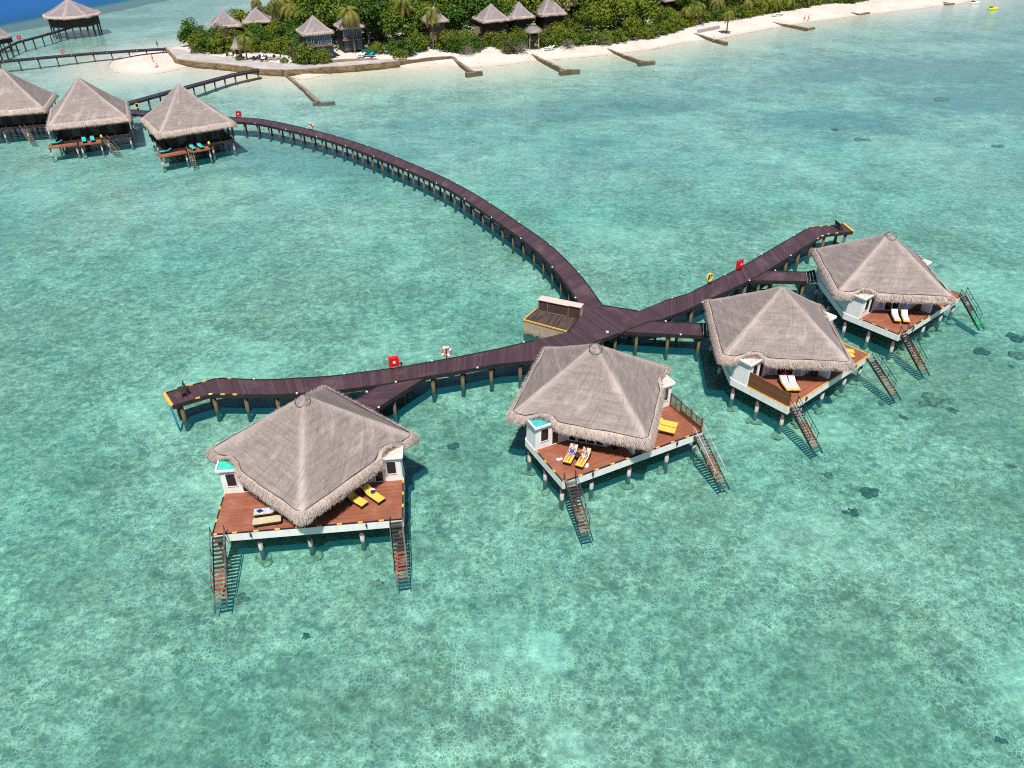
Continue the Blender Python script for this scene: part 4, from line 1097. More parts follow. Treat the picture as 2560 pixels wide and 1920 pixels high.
def chair(loc, rz, label, group='dark wooden chairs under the villa eaves'):
    c = thing('wooden_chair', label, 'chair', loc, rz, group)
    q = MB(); q.box((0, 0, 0.44), (0.50, 0.50, 0.05)); q.build('seat', M['dkwood'], c)
    q = MB()
    for x in (-.22, .22): q.bar((x, -0.23, 0.42), (x, -0.31, 0.98), 0.045, 0.045, up=(0, 1, 0))
    for z in (0.62, 0.78, 0.94): q.bar((-.22, -0.26 - (z - .5) * .1, z), (.22, -0.26 - (z - .5) * .1, z), 0.03, 0.08)
    q.build('backrest', M['dkwood'], c)
    for x in (-.22, .22):
        for y in (-.22, .22): q = MB(); q.box((x, y, 0.21), (0.045, 0.045, 0.42)); q.build('leg', M['dkwood'], c)
    q = MB()
    for x in (-.25, .25): q.bar((x, -0.24, 0.66), (x, 0.24, 0.66), 0.05, 0.035); q.bar((x, 0.22, 0.42), (x, 0.22, 0.66), 0.04, 0.04, up=(1, 0, 0))
    q.build('armrest', M['dkwood'], c)
    return c
names = ['nearest villa', 'lattice screen villa', 'slat screen villa', 'rightmost villa']
for i in range(4):
    for (x, y, r_, s_) in ((-1.5, 5.55, 0.9, 'right of the front pier'), (1.25, 5.6, -0.8, 'left of the front pier')):
        chair((*vloc(i, x, y), ZD), VS[i][2] + math.pi + r_, f'dark armchair in the eave shade of the {names[i]}, {s_}')
    t_ = thing('deck_table', f'round dark table in the eave shade of the {names[i]}', 'table', (*vloc(i, -0.72, 5.3), ZD), 0, 'dark tables under the villa eaves')
    q = MB(); q.tube((0, 0, 0.68), (0, 0, 0.72), 0.42, 0.42, 18); q.build('table_top', M['dkwood'], t_)
    q = MB(); q.tube((0, 0, 0.0), (0, 0, 0.68), 0.22, 0.05, 10); q.build('pedestal', M['dkwood'], t_)

# ------------------------------------------------------------------ walkways
ZJ = 2.0
def resample(pts, step):
    L = [0.0]
    for a, b in zip(pts[:-1], pts[1:]): L.append(L[-1] + (b - a).length)
    n = max(2, int(round(L[-1] / step)) + 1); out = []
    for i in range(n):
        s = L[-1] * i / (n - 1); k = 0
        while k < len(L) - 2 and L[k + 1] < s: k += 1
        out.append(pts[k].lerp(pts[k + 1], (s - L[k]) / max(1e-6, L[k + 1] - L[k])))
    return out
def smooth_px(pts):
    V_ = [Vector(p) for p in pts]; out = []
    for i in range(len(V_) - 1):
        p0 = V_[max(i - 1, 0)]; p1 = V_[i]; p2 = V_[i + 1]; p3 = V_[min(i + 2, len(V_) - 1)]
        for k in range(5):
            t = k / 5
            out.append(0.5 * ((2 * p1) + (p2 - p0) * t + (2 * p0 - 5 * p1 + 4 * p2 - p3) * t * t + (3 * p1 - p0 - 3 * p2 + p3) * t ** 3))
    out.append(V_[-1]); return out
def walkway(label, left, right, z=ZJ, mat='jetty', group='walkways on posts over the lagoon', smooth=True, post=3.0, ends=(False, False), curb=True, lights=8.5, postr=0.17, skip=(0, 0), zoff=0.0, width_fix=None, marks=0):
    """left and right edges as pixels at height z"""
    lp = [P(x, y, z) for x, y in (smooth_px(left) if smooth else left)]; rp = [P(x, y, z) for x, y in (smooth_px(right) if smooth else right)]
    n = max(len(resample(lp, 1.2)), len(resample(rp, 1.2)))
    def rs(pts):
        L = [0.0]
        for a, b in zip(pts[:-1], pts[1:]): L.append(L[-1] + (b - a).length)
        out = []
        for i in range(n):
            s = L[-1] * i / (n - 1); k = 0
            while k < len(L) - 2 and L[k + 1] < s: k += 1
            out.append(pts[k].lerp(pts[k + 1], (s - L[k]) / max(1e-6, L[k + 1] - L[k])))
        return out
    lp, rp = rs(lp), rs(rp)
    if width_fix:
        for i in range(n):
            c = (lp[i] + rp[i]) / 2; d = (rp[i] - lp[i]).normalized() * width_fix / 2; lp[i], rp[i] = c - d, c + d
    c0 = (lp[0] + rp[0]) / 2
    r = thing('walkway', label, 'walkway', (c0.x, c0.y, 0), 0, group)
    O = Vector((c0.x, c0.y, 0)); lp = [p - O for p in lp]; rp = [p - O for p in rp]
    zt = Vector((0, 0, zoff)); lp = [p + zt for p in lp]; rp = [p + zt for p in rp]
    arc = [0.0]
    for i in range(1, n): arc.append(arc[-1] + ((lp[i] + rp[i]) / 2 - (lp[i - 1] + rp[i - 1]) / 2).length)
    mb = MB(); vs = []; uv = []; dn = Vector((0, 0, -0.10)); ph = random.Random(label).uniform(0, 50)
    for i in range(n):
        wd = (rp[i] - lp[i]).length
        vs += [lp[i], rp[i], rp[i] + dn, lp[i] + dn]; uv += [(0, arc[i] + ph), (wd, arc[i] + ph), (wd, arc[i] + ph), (0, arc[i] + ph)]
    fs = []
    for i in range(n - 1):
        a = i * 4
        for j in range(4): fs.append((a + j, a + (j + 1) % 4, a + 4 + (j + 1) % 4, a + 4 + j))
    fs += [(3, 2, 1, 0), tuple((n - 1) * 4 + j for j in range(4))]
    mb.add(vs, fs, uv); mb.build('boards', M[mat], r)
    for pts, oth in ((lp, rp), (rp, lp)):
        mb = MB(); vs = []; m = 0; fs = []
        for i in range(n):
            o = (pts[i] - oth[i]).normalized()
            a = pts[i] - o * 0.07; b = pts[i] + o * 0.05
            vs += [a + Vector((0, 0, 0.055)), b + Vector((0, 0, 0.055)), b + Vector((0, 0, -0.34)), a + Vector((0, 0, -0.34))]
        for i in range(n - 1):
            a = i * 4
            for j in range(4): fs.append((a + j, a + (j + 1) % 4, a + 4 + (j + 1) % 4, a + 4 + j))
        fs += [(3, 2, 1, 0), tuple((n - 1) * 4 + j for j in range(4))]
        mb.add(vs, fs); mb.build('edge_beam', M['beam'], r)
    tot = arc[-1]; k = max(2, int(tot / post) + 1)
    for j in range(k):
        s = skip[0] + (tot - skip[0] - skip[1]) * (j + (0.15 if k > 3 else 0)) / max(1, k - 1 + (0.3 if k > 3 else 0))
        i = min(n - 2, max(0, next((q for q in range(n - 1) if arc[q + 1] >= s), n - 2)))
        t = (s - arc[i]) / max(1e-6, arc[i + 1] - arc[i])
        a = lp[i].lerp(lp[i + 1], t); b = rp[i].lerp(rp[i + 1], t); d = (b - a).normalized()
        for q_ in (a + d * 0.22, b - d * 0.22):
            q = MB(); q.tube((q_.x, q_.y, -1.6), (q_.x, q_.y, z + zoff - 0.12), postr, postr * 0.92, 8); pst = q.build('post', M['post'], r, smooth=True)
        q = MB(); q.bar(a - d * 0.12 + Vector((0, 0, -0.22)), b + d * 0.12 + Vector((0, 0, -0.22)), 0.14, 0.18); q.build('crossbeam', M['beam'], r)
    if lights:
        s = 2.0; side = 0
        while s < tot - 1:
            i = next((q for q in range(n - 1) if arc[q + 1] >= s), n - 2)
            p = (lp if side % 2 == 0 else rp)[i]; o = (lp[i] - rp[i]).normalized() * (0.06 if side % 2 == 0 else -0.06)
            q = MB(); q.box((p.x + o.x, p.y + o.y, p.z + 0.09), (0.16, 0.13, 0.09)); q.tube((p.x + o.x, p.y + o.y, p.z + 0.13), (p.x + o.x, p.y + o.y, p.z + 0.17), 0.05, 0.04)
            q.build('path_light', M['whitecloth'], r)
            side += 1; s += lights / 2
    for e, (a, b) in zip(ends, ((lp[0], rp[0]), (lp[-1], rp[-1]))):
        if e:
            q = MB(); d = (b - a).normalized(); o = Vector((-d.y, d.x, 0)) * 0.0
            q.bar(a + o + Vector((0, 0, 0.03)), b + o + Vector((0, 0, 0.03)), 0.30, 0.16); q.build('end_strip', M['yellow'], r)
    for j in range(marks):
        # yellow blocks along both edges near the free end
        s = tot - 1.4 * (j + 1)
        i = next((q for q in range(n - 1) if arc[q + 1] >= s), n - 2)
        for pts in (lp, rp):
            p = pts[i]; dd = (pts[min(i + 1, n - 1)] - pts[max(i - 1, 0)]).normalized() * 0.2
            q = MB(); q.bar(p - dd + Vector((0, 0, 0.05)), p + dd + Vector((0, 0, 0.05)), 0.15, 0.09); q.build('edge_marker', M['yellow'], r)
    return r
CL = [(569.7, 292.2), (653.6, 298), (740.4, 315.3), (827.2, 337), (914, 364), (983.7, 390), (1040, 413.8), (1111.6, 444.8), (1179, 480.6), (1246.8, 523.2), (1318.4, 572), (1358, 600), (1394, 629.7), (1427.8, 663.5), (1461.6, 701.3), (1506.5, 764)]
CR = [(569.7, 303.5), (642, 309.5), (711.4, 324), (798.2, 345), (880, 371), (960, 402), (1040, 434.9), (1119.5, 472.7), (1175.2, 507.3), (1242.8, 554.2), (1314.4, 605.9), (1348, 634), (1382, 669.5), (1412, 706), (1441.7, 749.1), (1455, 783)]
walkway('long curved brown walkway sweeping from the middle far villa down to the junction', CL, CR, post=2.9)
# junction, built as one polygon deck
JN = [(1506.5, 764), (1595, 778), (1660, 752), (1660, 797), (1625.8, 803), (1560, 829), (1548, 833), (1480, 858), (1400, 882), (1336.5, 902), (1336.5, 851), (1421, 829.5), (1455, 783)]
jp = [P(x, y, ZJ - 0.02) for x, y in JN]; jc = P(1500, 815, 0)
J = thing('walkway_junction', 'brown decked junction where three walkways meet beside the beige pump platform', 'walkway', (jc.x, jc.y, 0), 0)
mb = MB(); e1 = (P(1336, 876, 0) - P(1600, 790, 0)).normalized(); n1 = Vector((-e1.y, e1.x, 0))
vs = [p - Vector((jc.x, jc.y, 0)) for p in jp]; n = len(vs)
vv = vs + [p + Vector((0, 0, -0.12)) for p in vs]
mb.add(vv, [tuple(range(n - 1, -1, -1)), tuple(range(n, 2 * n))] + [(i, (i + 1) % n, n + (i + 1) % n, n + i) for i in range(n)], [(p.dot(n1), p.dot(e1)) for p in vv])
mb.build('boards', M['jetty'], J)
for i in (0, 4, 6, 7, 8, 11):
    a, b = vs[i], vs[(i + 1) % n]
    mb = MB(); mb.bar(a + Vector((0, 0, -0.12)), b + Vector((0, 0, -0.12)), 0.12, 0.38); mb.build('edge_beam', M['beam'], J)
for x, y in ((1480, 852), (1540, 829), (1600, 806), (1520, 772), (1580, 782), (1440, 870), (1460, 800), (1500, 812), (1550, 800)):
    p = P(x, y, ZJ) - jc; q = MB(); q.tube((p.x, p.y, -1.5), (p.x, p.y, 1.85), 0.17, 0.16, 8); q.build('post', M['post'], J, smooth=True)
q = MB(); p = P(1518, 831, ZJ) - jc; q.box((p.x, p.y, 2.06), (0.26, 0.2, 0.13)); q.build('path_light', M['whitecloth'], J)
# left arm
walkway('brown walkway arm bending toward the nearest villa, ending in a yellow edged tip', [(1336.5, 851), (1240, 873.5), (1140, 893.4), (1002, 918.5), (834.9, 940.2), (701, 948.6), (634, 949.6), (543.9, 945.2), (476, 964), (410, 983.7)],
        [(1336.5, 902), (1240, 911), (1140, 930.2), (1085.8, 938.5), (945.3, 963.6), (828.2, 978.7), (701, 987), (634, 987.7), (527.1, 986.4), (478, 1001), (430.1, 1015.5)], smooth=False, ends=(False, True), marks=4, skip=(1.0, 0.3), postr=0.2)
walkway('short brown walkway spur leading to the back of the nearest villa', [(945.3, 964.5), (881.7, 1004), (850, 1024)], [(1063, 944.5), (931.9, 1028), (895, 1052)], smooth=False, lights=7, zoff=-0.02, post=3.2, skip=(3.0, 0.2))
# right arm
walkway('brown walkway arm rising to the right past the rightmost villa to a bench', [(1660, 752.5), (1720, 734.9), (1847.0, 671.3), (1930, 622.5), (2022.7, 568.6), (2066, 565.5), (2108.6, 559.2)],
        [(1660, 797), (1720, 774), (1794.7, 738.6), (1875, 701.2), (1918, 677), (1996.5, 626.5), (2061.9, 586.5), (2098, 583), (2133, 579.5)], smooth=False, ends=(False, True), marks=4, skip=(0.6, 0.4), postr=0.2)
walkway('short brown walkway spur with dark steps at the slat screen villa', [(1625.8, 803), (1690, 806), (1757, 808.7)], [(1560, 829.5), (1660, 835), (1759, 840)], smooth=False, lights=6, zoff=-0.02, skip=(1.0, 0.3))
walkway('short brown walkway spur with dark steps at the rightmost villa', [(1918, 677.2), (1966, 678.5), (2015, 680)], [(1876, 701.4), (1950, 702.6), (2019, 703.8)], smooth=False, lights=6, zoff=-0.02, skip=(0.8, 0.3))
walkway('short brown spur tucked behind the roof of the lattice screen villa', [(1440, 868), (1426, 892), (1420, 912)], [(1510, 846), (1480, 878), (1470, 902)], smooth=False, lights=0, zoff=-0.02, post=3.0)
for label, a, b, d in (('two dark steps up from the spur to the slat screen villa', (1759, 808.7), (1761, 840.5), (13, 0.8)), ('two dark steps up from the spur to the rightmost villa', (2017, 679), (2021, 704.5), (11, 0.5))):
    A, B = P(*a, ZJ), P(*b, ZJ); dv = P(a[0] + d[0], a[1] + d[1], ZJ) - A; c = (A + B) / 2
    s_ = thing('entry_steps', label, 'steps', (c.x, c.y, 0), 0, 'entry steps of the villas')
    for k in range(3):
        q = MB(); o = dv * (k * 0.62 + 0.2) - Vector((c.x, c.y, 0)); z = Vector((0, 0, 0.02 + 0.11 * k))
        q.bar(A + o + z, B + o + z, dv.length * 0.55, 0.07); q.build('tread', M['beam'], s_)
    q = MB()
    for e in (A, B): q.bar(e - Vector((c.x, c.y, 0)) + Vector((0, 0, -0.1)), e - Vector((c.x, c.y, 0)) + dv * 1.9 + Vector((0, 0, 0.12)), 0.06, 0.2)
    q.build('stringer', M['beam'], s_)
# far walkways
walkway('dark walkway running straight from the far villas to the island terrace', [(300, 257), (313.9, 253.2), (428, 222.5), (578.7, 182.3), (645, 169.5)], [(306, 267), (327, 261.8), (434, 231), (580, 191.5), (650, 178)], mat='jetty_far', smooth=False, post=3.0, lights=0, width_fix=2.2, postr=0.15)
walkway('dark walkway piece between the two whole far villas, behind their roofs', [(318, 273.5), (367.6, 277.6), (440, 285), (569.7, 292.2)], [(316, 284), (366, 288.5), (440, 296), (569.7, 303.5)], mat='jetty_far', smooth=False, post=3.2, lights=0)
walkway('thin dark walkway from the left edge to the white sand spit', [(-60, 155), (0, 149.8), (115, 139.5), (231.5, 129.5), (330, 123), (414, 118.6)], [(-60, 161), (0, 156), (115, 145.5), (231.5, 135.4), (330, 128.8), (414, 124)], mat='jetty_far', smooth=False, post=4.2, lights=8, width_fix=1.9, postr=0.15)
walkway('dark walkway bending up to the far round-roofed house at the top left', [(-50, 145), (0, 122.6), (43.4, 101), (101, 86.6), (150, 72), (180, 63)], [(-50, 155), (0, 129.5), (45, 107), (102, 92.5), (152, 78), (184, 68)], mat='jetty_far', smooth=False, post=3.6, lights=0, width_fix=1.9, postr=0.15)

# pump platform
pb = thing('pump_platform', 'beige concrete platform with brown boards and a capped cabinet wall by the junction', 'platform', (4.5, 71.6, 0), 0)
O = Vector((4.5, 71.6, 0))
A, B, C_, D = [P(*q, 1.72) - O for q in ((1308.7, 799), (1417.5, 828.5), (1466, 789), (1342.2, 770.5))]
base = [A, B, C_, D]
mb = MB(); mb.prism([(p.x, p.y) for p in base], -1.3, 1.60); mb.build('base', M['concrete'], pb, bevel=0.03)
mb = MB(); mb.prism([(p.x, p.y) for p in base], 1.602, 1.70); mb.build('boards', M['platform'], pb)
mb = MB()
for a, b in ((A, B), (D, A)): mb.bar((a.x, a.y, 1.70), (b.x, b.y, 1.70), 0.13, 0.13)
mb.build('yellow_edge', M['yellow'], pb)
mb = MB(); mid = A.lerp(B, 0.38); nn_ = (B - A).cross(Vector((0, 0, 1))).normalized()
mb.bar((mid.x + nn_.x * .04, mid.y + nn_.y * .04, 0.55), (mid.x + nn_.x * .04, mid.y + nn_.y * .04, 1.30), 0.10, 0.07, up=nn_); mb.build('pilaster', M['pole'], pb)
W0 = P(1346, 777, 1.72) - O; W1 = P(1449.5, 798.5, 1.72) - O
e = (W1 - W0); Ln = e.length; e.normalize(); bk = Vector((-e.y, e.x, 0))
T = Matrix((e, bk, Vector((0, 0, 1)))).transposed().to_4x4(); T.translation = W0
cb = MB(); cb.obox(T @ Matrix.Translation((Ln * 0.36, 0.42, 0.66)), Ln * 0.72, 0.84, 1.32); cb.obox(T @ Matrix.Translation((Ln * 0.86, 0.47, 0.66)), Ln * 0.28, 0.74, 1.315)
cab = cb.build('cabinet', M['cabinet'], pb)
q = MB(); q.obox(T @ Matrix.Translation((Ln * 0.36, 0.42, 1.37)), Ln * 0.72 + 0.12, 1.08, 0.10); q.obox(T @ Matrix.Translation((Ln * 0.865, 0.47, 1.372)), Ln * 0.29, 0.98, 0.10); q.build('cap', M['cap'], cab, bevel=0.02)
q = MB()
for k in (0.005, 0.22, 0.715, 0.725, 0.998): q.obox(T @ Matrix.Translation((Ln * k, -0.012 if k < 0.72 else 0.09, 0.66)), 0.06, 0.03, 1.30)
for z in (0.05,): q.obox(T @ Matrix.Translation((Ln * 0.36, -0.012, z)), Ln * 0.72, 0.03, 0.08)
q.build('panel_frame', M['hutbrown'], cab)
q = MB(); q.obox(T @ Matrix.Translation((Ln * 1.003, 0.42, 0.66)), 0.03, 0.66, 1.2); q.build('end_panel', M['cap'], cab)

# fire hose boxes, life rings, benches
def hose_box(px, py, z, label, face, w_=0.95, h=1.0, reel=False):
    p = P(px, py, z); b = thing('fire_hose_box', label, 'fire hose box', (p.x, p.y, z), face, 'red fire hose boxes')
    q = MB(); q.box((0, 0, 0.22 + h / 2), (w_, 0.36, h)); q.build('cabinet', M['red'], b, bevel=0.02)
    q = MB(); q.box((0, -0.19, 0.22 + h / 2), (w_ - 0.10, 0.03, h - 0.10)); dr = q.build('door', M['red'], b)
    q = MB(); q.box((0.02, -0.212, 0.22 + h * 0.52), (0.24, 0.012, 0.26)); q.build('white_sign', M['whitecloth'], dr)
    for x in (-w_ / 2 + 0.1, w_ / 2 - 0.1): q = MB(); q.box((x, 0.05, 0.11), (0.07, 0.07, 0.22)); q.build('leg', M['beam'], b)
    if reel:
        q = MB(); q.tube((w_ / 2 + 0.2, 0, 0.0), (w_ / 2 + 0.2, 0, 0.55), 0.07, 0.07, 8); q.tube((w_ / 2 + 0.03, 0, 0.4), (w_ / 2 + 0.38, 0, 0.4), 0.09, 0.09, 8); q.build('hydrant', M['maroon'], b)
hose_box(986, 919.5, ZJ, 'red fire hose box with a hydrant beside it on the left walkway arm', 0.25, reel=True)
hose_box(1847, 674, ZJ, 'red fire hose box on the right walkway arm', 0.72)
hose_box(598, 294, ZJ, 'red fire hose box at the far end of the curved walkway', -0.1)
hose_box(49, 100.5, ZJ, 'red fire hose box far off on the walkway at the top left', 0.35)
def life_ring(px, py, label, mat, face, white=True, hgt=1.25, R=0.42):
    p = P(px, py, ZJ); b = thing('life_ring', label, 'life ring', (p.x, p.y, ZJ), face, 'life rings on posts')
    q = MB(); q.box((0, 0.05, hgt / 2), (0.11, 0.08, hgt)); q.build('stand', M['dkwood'], b)
    T = Matrix.Translation((0, -0.06, hgt - 0.42)) @ Matrix.Rotation(rad(80), 4, 'X')
    q = MB(); q.torus(T, R, 0.11, 24, 8); rg_ = q.build('ring', M[mat], b, smooth=True)
    if white:
        q = MB()
        for k in range(4):
            a = k * math.pi / 2 + 0.5
            q.obox(T @ Matrix.Rotation(a, 4, 'Z') @ Matrix.Translation((R, 0, 0)), 0.25, 0.17, 0.25)
        q.build('white_band', M['whitecloth'], rg_)
    q = MB(); q.box((0, -0.02, hgt + 0.03), (0.5, 0.36, 0.05)); q.build('little_roof', M['whitecloth'] if white else M['yelring'], b)
life_ring(1117, 896, 'orange and white life ring on a post along the left walkway arm', 'orange', 0.2)
life_ring(1771, 710, 'yellow life ring on a post along the right walkway arm', 'yelring', 0.55, False)
life_ring(780, 325.5, 'orange life ring on a thin post beside the curved walkway', 'orange', -0.5)
life_ring(346, 275, 'yellow life ring behind the eaves between the two whole far villas', 'yelring', 0.1, False)
life_ring(119, 85, 'yellow life ring on the walkway to the far top left house', 'yelring', 0.2, False)
life_ring(158, 136, 'orange life ring on the thin walkway to the sand spit', 'orange', 0.8, False)
def bench(a, b, face, label):
    A, B = P(*a, ZJ), P(*b, ZJ); c = (A + B) / 2; d = (B - A); L_ = d.length; rz = math.atan2(d.y, d.x)
    t_ = thing('bench', label, 'bench', (c.x, c.y, ZJ), rz, 'benches at the walkway tips')
    q = MB(); q.box((0, 0.06 * face, 0.42), (L_, 0.42, 0.06)); q.build('seat', M['dkwood'], t_)
    q = MB(); bq = -0.22 * face
    for k in range(4): q.bar((-L_ / 2, bq - 0.03 * face * k, 0.52 + 0.13 * k), (L_ / 2, bq - 0.03 * face * k, 0.52 + 0.13 * k), 0.035, 0.11)
    q.build('backrest', M['dkwood'], t_)
    for x in (-L_ / 2 + 0.06, L_ / 2 - 0.06):
        for y in (-0.12, 0.2): q = MB(); q.box((x, y * face, 0.2), (0.06, 0.06, 0.40)); q.build('leg', M['dkwood'], t_)
        q = MB(); q.bar((x, bq, 0.4), (x, bq - 0.14 * face, 1.0), 0.05, 0.05, up=(1, 0, 0)); q.build('back_post', M['dkwood'], t_)
bench((453, 976), (464, 993), -1, 'dark bench across the yellow edged tip of the left walkway arm')
bench((2090, 566.5), (2103, 577), 1, 'dark bench near the tip of the right walkway arm')
# old blue pipe at the left tip
q = MB(); a = P(424, 1013, ZJ - 0.3); b = P(446, 1066, 0.0); q.tube(a, (a.x + 0.35, a.y - 0.2, -1.0), 0.09, 0.09, 8)
o = q.build('blue_pipe', M['blue']); tag(o, 'blue pipe running down into the water at the left walkway tip', 'pipe')

# ------------------------------------------------------------------ far villas on the left
def far_villa(label, cx, cy_, d, rot, ze, za, decks=True, seed=1, ladder=True):
    # local frame: x along the front (picture right), y toward the back
    v = thing('overwater_villa', label, 'villa', (cx, cy_, 0), rot, 'far overwater villas')
    h = d / math.sqrt(2)
    corners = [(-h, -h), (h, -h), (h, h), (-h, h)]
    thatch_roof(v, corners, ze + 0.25, za + 0.2, 0.6, None, seed, (M['thatch'], M['fringe']), 18, 0.5, 0.5, 1.0, 0.3, rope=False)
    k = h - 0.75; zf = 2.0
    mb = MB(); mb.prism([(-k, -k), (k, -k), (k, k), (-k, k)], zf - 0.35, zf); mb.build('platform', M['hutwall'], v)
    w = k - 1.3
    mb = MB(); mb.prism([(-w, -w), (w, -w), (w, k - 0.1), (-w, k - 0.1)], zf, ze + 0.35); mb.build('wall', M['hutwall'], v)
    for x in (-w * 0.55, w * 0.12, w * 0.68):
        q = MB(); q.box((x, -w - 0.02, zf + 1.1), (1.5, 0.05, 1.7)); f = q.build('window', M['dkwood'], v)
        q = MB(); q.box((x, -w - 0.035, zf + 1.1), (1.3, 0.05, 1.5)); q.build('pane', M['glass'], f)
    vp = [(-k + 0.1 + j * (2 * k - 0.2) / 5, -k + 0.1) for j in range(6)]
    for j in range(1, 5): vp += [(k - 0.1, -k + 0.1 + j * (2 * k - 0.2) / 4), (-k + 0.1, -k + 0.1 + j * (2 * k - 0.2) / 4)]
    for x, y in vp: q = MB(); q.box((x, y, (zf + ze + .4) / 2), (0.13, 0.13, ze + .4 - zf)); q.build('veranda_post', M['hutwall'], v)
    q = MB()
    for z in (0.55, 0.95):
        q.bar((-0.2, -k + 0.06, zf + z), (k, -k + 0.06, zf + z), 0.06, 0.06); q.bar((k - 0.06, -k, zf + z), (k - 0.06, k, zf + z), 0.06, 0.06); q.bar((-k + 0.06, -k, zf + z), (-k + 0.06, k, zf + z), 0.06, 0.06)
    q.build('railing', M['hutwall'], v)
    for x in (-k + 0.3, -k / 3, k / 3, k - 0.3):
        for y in (-k + 0.25, -k / 3, k / 3, k - 0.25):
            q = MB(); q.tube((x, y, -1.6), (x, y, zf - 0.3), 0.17, 0.15, 8); q.build('pile', M['pile'], v, smooth=True)
    if decks:
        # two lower sun decks poking out in front
        for (x0, x1, y0, y1, z) in ((-h * 0.36, h * 0.16, -h - 1.15, -h + 1.4, 1.65), (-h - 0.55, -h * 0.42, -h - 0.75, -h + 1.7, 1.6)):
            q = MB(); q.prism([(x0, y0), (x1, y0), (x1, y1), (x0, y1)], z - 0.22, z); sd_ = q.build('sun_deck', M['deck'], v)
            for x in (x0 + 0.2, x1 - 0.2):
                q = MB(); q.tube((x, y0 + 0.2, -1.6), (x + 0.0, y0 + 0.2, z - 0.2), 0.14, 0.13, 8); q.build('pile', M['pile'], sd_, smooth=True)
    if ladder:
        q = MB(); x = h * 0.20 if seed != 61 else -h * 0.38
        for s in (0, 0.8): q.bar((x + s, -h - 0.2, 1.6), (x + s + (1.6 if seed != 61 else -0.4), -h - 2.8, -0.4), 0.06, 0.16); q.bar((x + s, -h - 0.2, 2.5), (x + s + (1.6 if seed != 61 else -0.4), -h - 2.8, 0.5), 0.05, 0.05)
        for j in range(9):
            f = j / 8.0; dx = (1.6 if seed != 61 else -0.4) * f
            q.bar((x + dx, -h - 0.2 - 2.6 * f, 1.62 - 2.0 * f), (x + 0.8 + dx, -h - 0.2 - 2.6 * f, 1.62 - 2.0 * f), 0.2, 0.05)
        q.build('staircase', M['tread_worn'], v)
    return v
FV = [(-56.773, 139.278, 9.431, 0.588 - rad(0), 4.4, 11.024), (-76.516, 144.664, 9.631, 0.417, 4.4, 11.058), (-94.098, 152.187, 9.257, 0.297, 4.4, 11.103)]
far_villa('whole far villa nearest the start of the curved walkway, turquoise loungers on its small deck', *FV[0], seed=61)
far_villa('middle far villa of the three in a row at the left', *FV[1], seed=62)
far_villa('far villa cut off by the left edge of the picture', *FV[2], seed=63, decks=False)
for fi, fl in ((0, 'villa nearest the curved walkway'), (1, 'middle far villa')):
    cx, cy_, d, rot, ze, za = FV[fi]; h = d / math.sqrt(2)
    def fl2(x, y): return (cx + math.cos(rot) * x - math.sin(rot) * y, cy_ + math.sin(rot) * x + math.cos(rot) * y, 0)
    for x, side in ((-h * 0.22, 'left'), (-h * 0.02, 'right')):
        lounger(f'{side} turquoise lounger of the pair at the {fl}', fl2(x, -h - 0.9), fl2(x - 0.1, -h + 0.3), 1.65, 'turq', 30, group='turquoise loungers at the far villas')
    lounger(f'turquoise lounger lying crosswise at the {fl}', fl2(-h - 0.1, -h + 0.9), fl2(-h + 1.0, -h + 0.9), 1.6, 'turq', 25, group='turquoise loungers at the far villas')
    q = MB(); q.blob((0, 0, 0), 0.22, 0.16, 0.30, 10, 7); o = q.build('yellow_float', M['yel2'], smooth=True); o.location = Vector(fl2(h * 0.19, -h - 0.1)) + Vector((0, 0, 2.35 if fi else 2.3))
    tag(o, f'small bright yellow float hung at the stair head of the {fl}', 'float')
q = MB(); q.blob((0, 0, 0), 0.22, 0.16, 0.30, 10, 7); o = q.build('yellow_float', M['yel2'], smooth=True); o.location = P(3, 303, 2.4)
tag(o, 'small bright yellow float at the very left edge by the cut-off villa', 'float')

# far house on the top left, octagonal thatch on dark walls and many piles
def round_house(label, cx, cy_, rad_, rot, ze, za, zf, nsides, seed, pilesn=20):
    v = thing('overwater_house', label, 'house', (cx, cy_, 0), rot)
    cs = [(rad_ * math.cos(2 * math.pi * k / nsides), rad_ * math.sin(2 * math.pi * k / nsides)) for k in range(nsides)]
    thatch_roof(v, cs, ze + .2, za, 0.7, None, seed, (M['thatch_far'], M['fringe']), 14, 0.4, 0.6, 1.0, 0.2, rope=False)
    r2 = rad_ * 0.86
    c2 = [(r2 * math.cos(2 * math.pi * k / nsides), r2 * math.sin(2 * math.pi * k / nsides)) for k in range(nsides)]
    mb = MB(); mb.prism(c2, zf, ze + 0.25); mb.build('wall', M['hutwall'], v)
    for k in range(pilesn):
        a = 2 * math.pi * k / pilesn; r_ = r2 * (0.93 if nsides > 4 else 0.72)
        q = MB(); q.tube((r_ * math.cos(a), r_ * math.sin(a), -1.8), (r_ * math.cos(a), r_ * math.sin(a), zf), 0.17, 0.17, 6); q.build('pile', M['post'], v)
    return v
hz = P(168, 41, 5.2)
round_house('large dark house on stilts with a wide thatch roof, far off at the top left', -133.2, 259.5, 8.6, -0.62, 4.9, 9.35, 2.2, 8, 71)
q0 = P(4, 92, 3.2)
round_house('thatch-roofed house cut by the left edge far beyond the walkway', q0.x - 1.0, q0.y + 0.5, 3.6, 0.2, 3.0, 6.4, 1.6, 4, 72, 6)

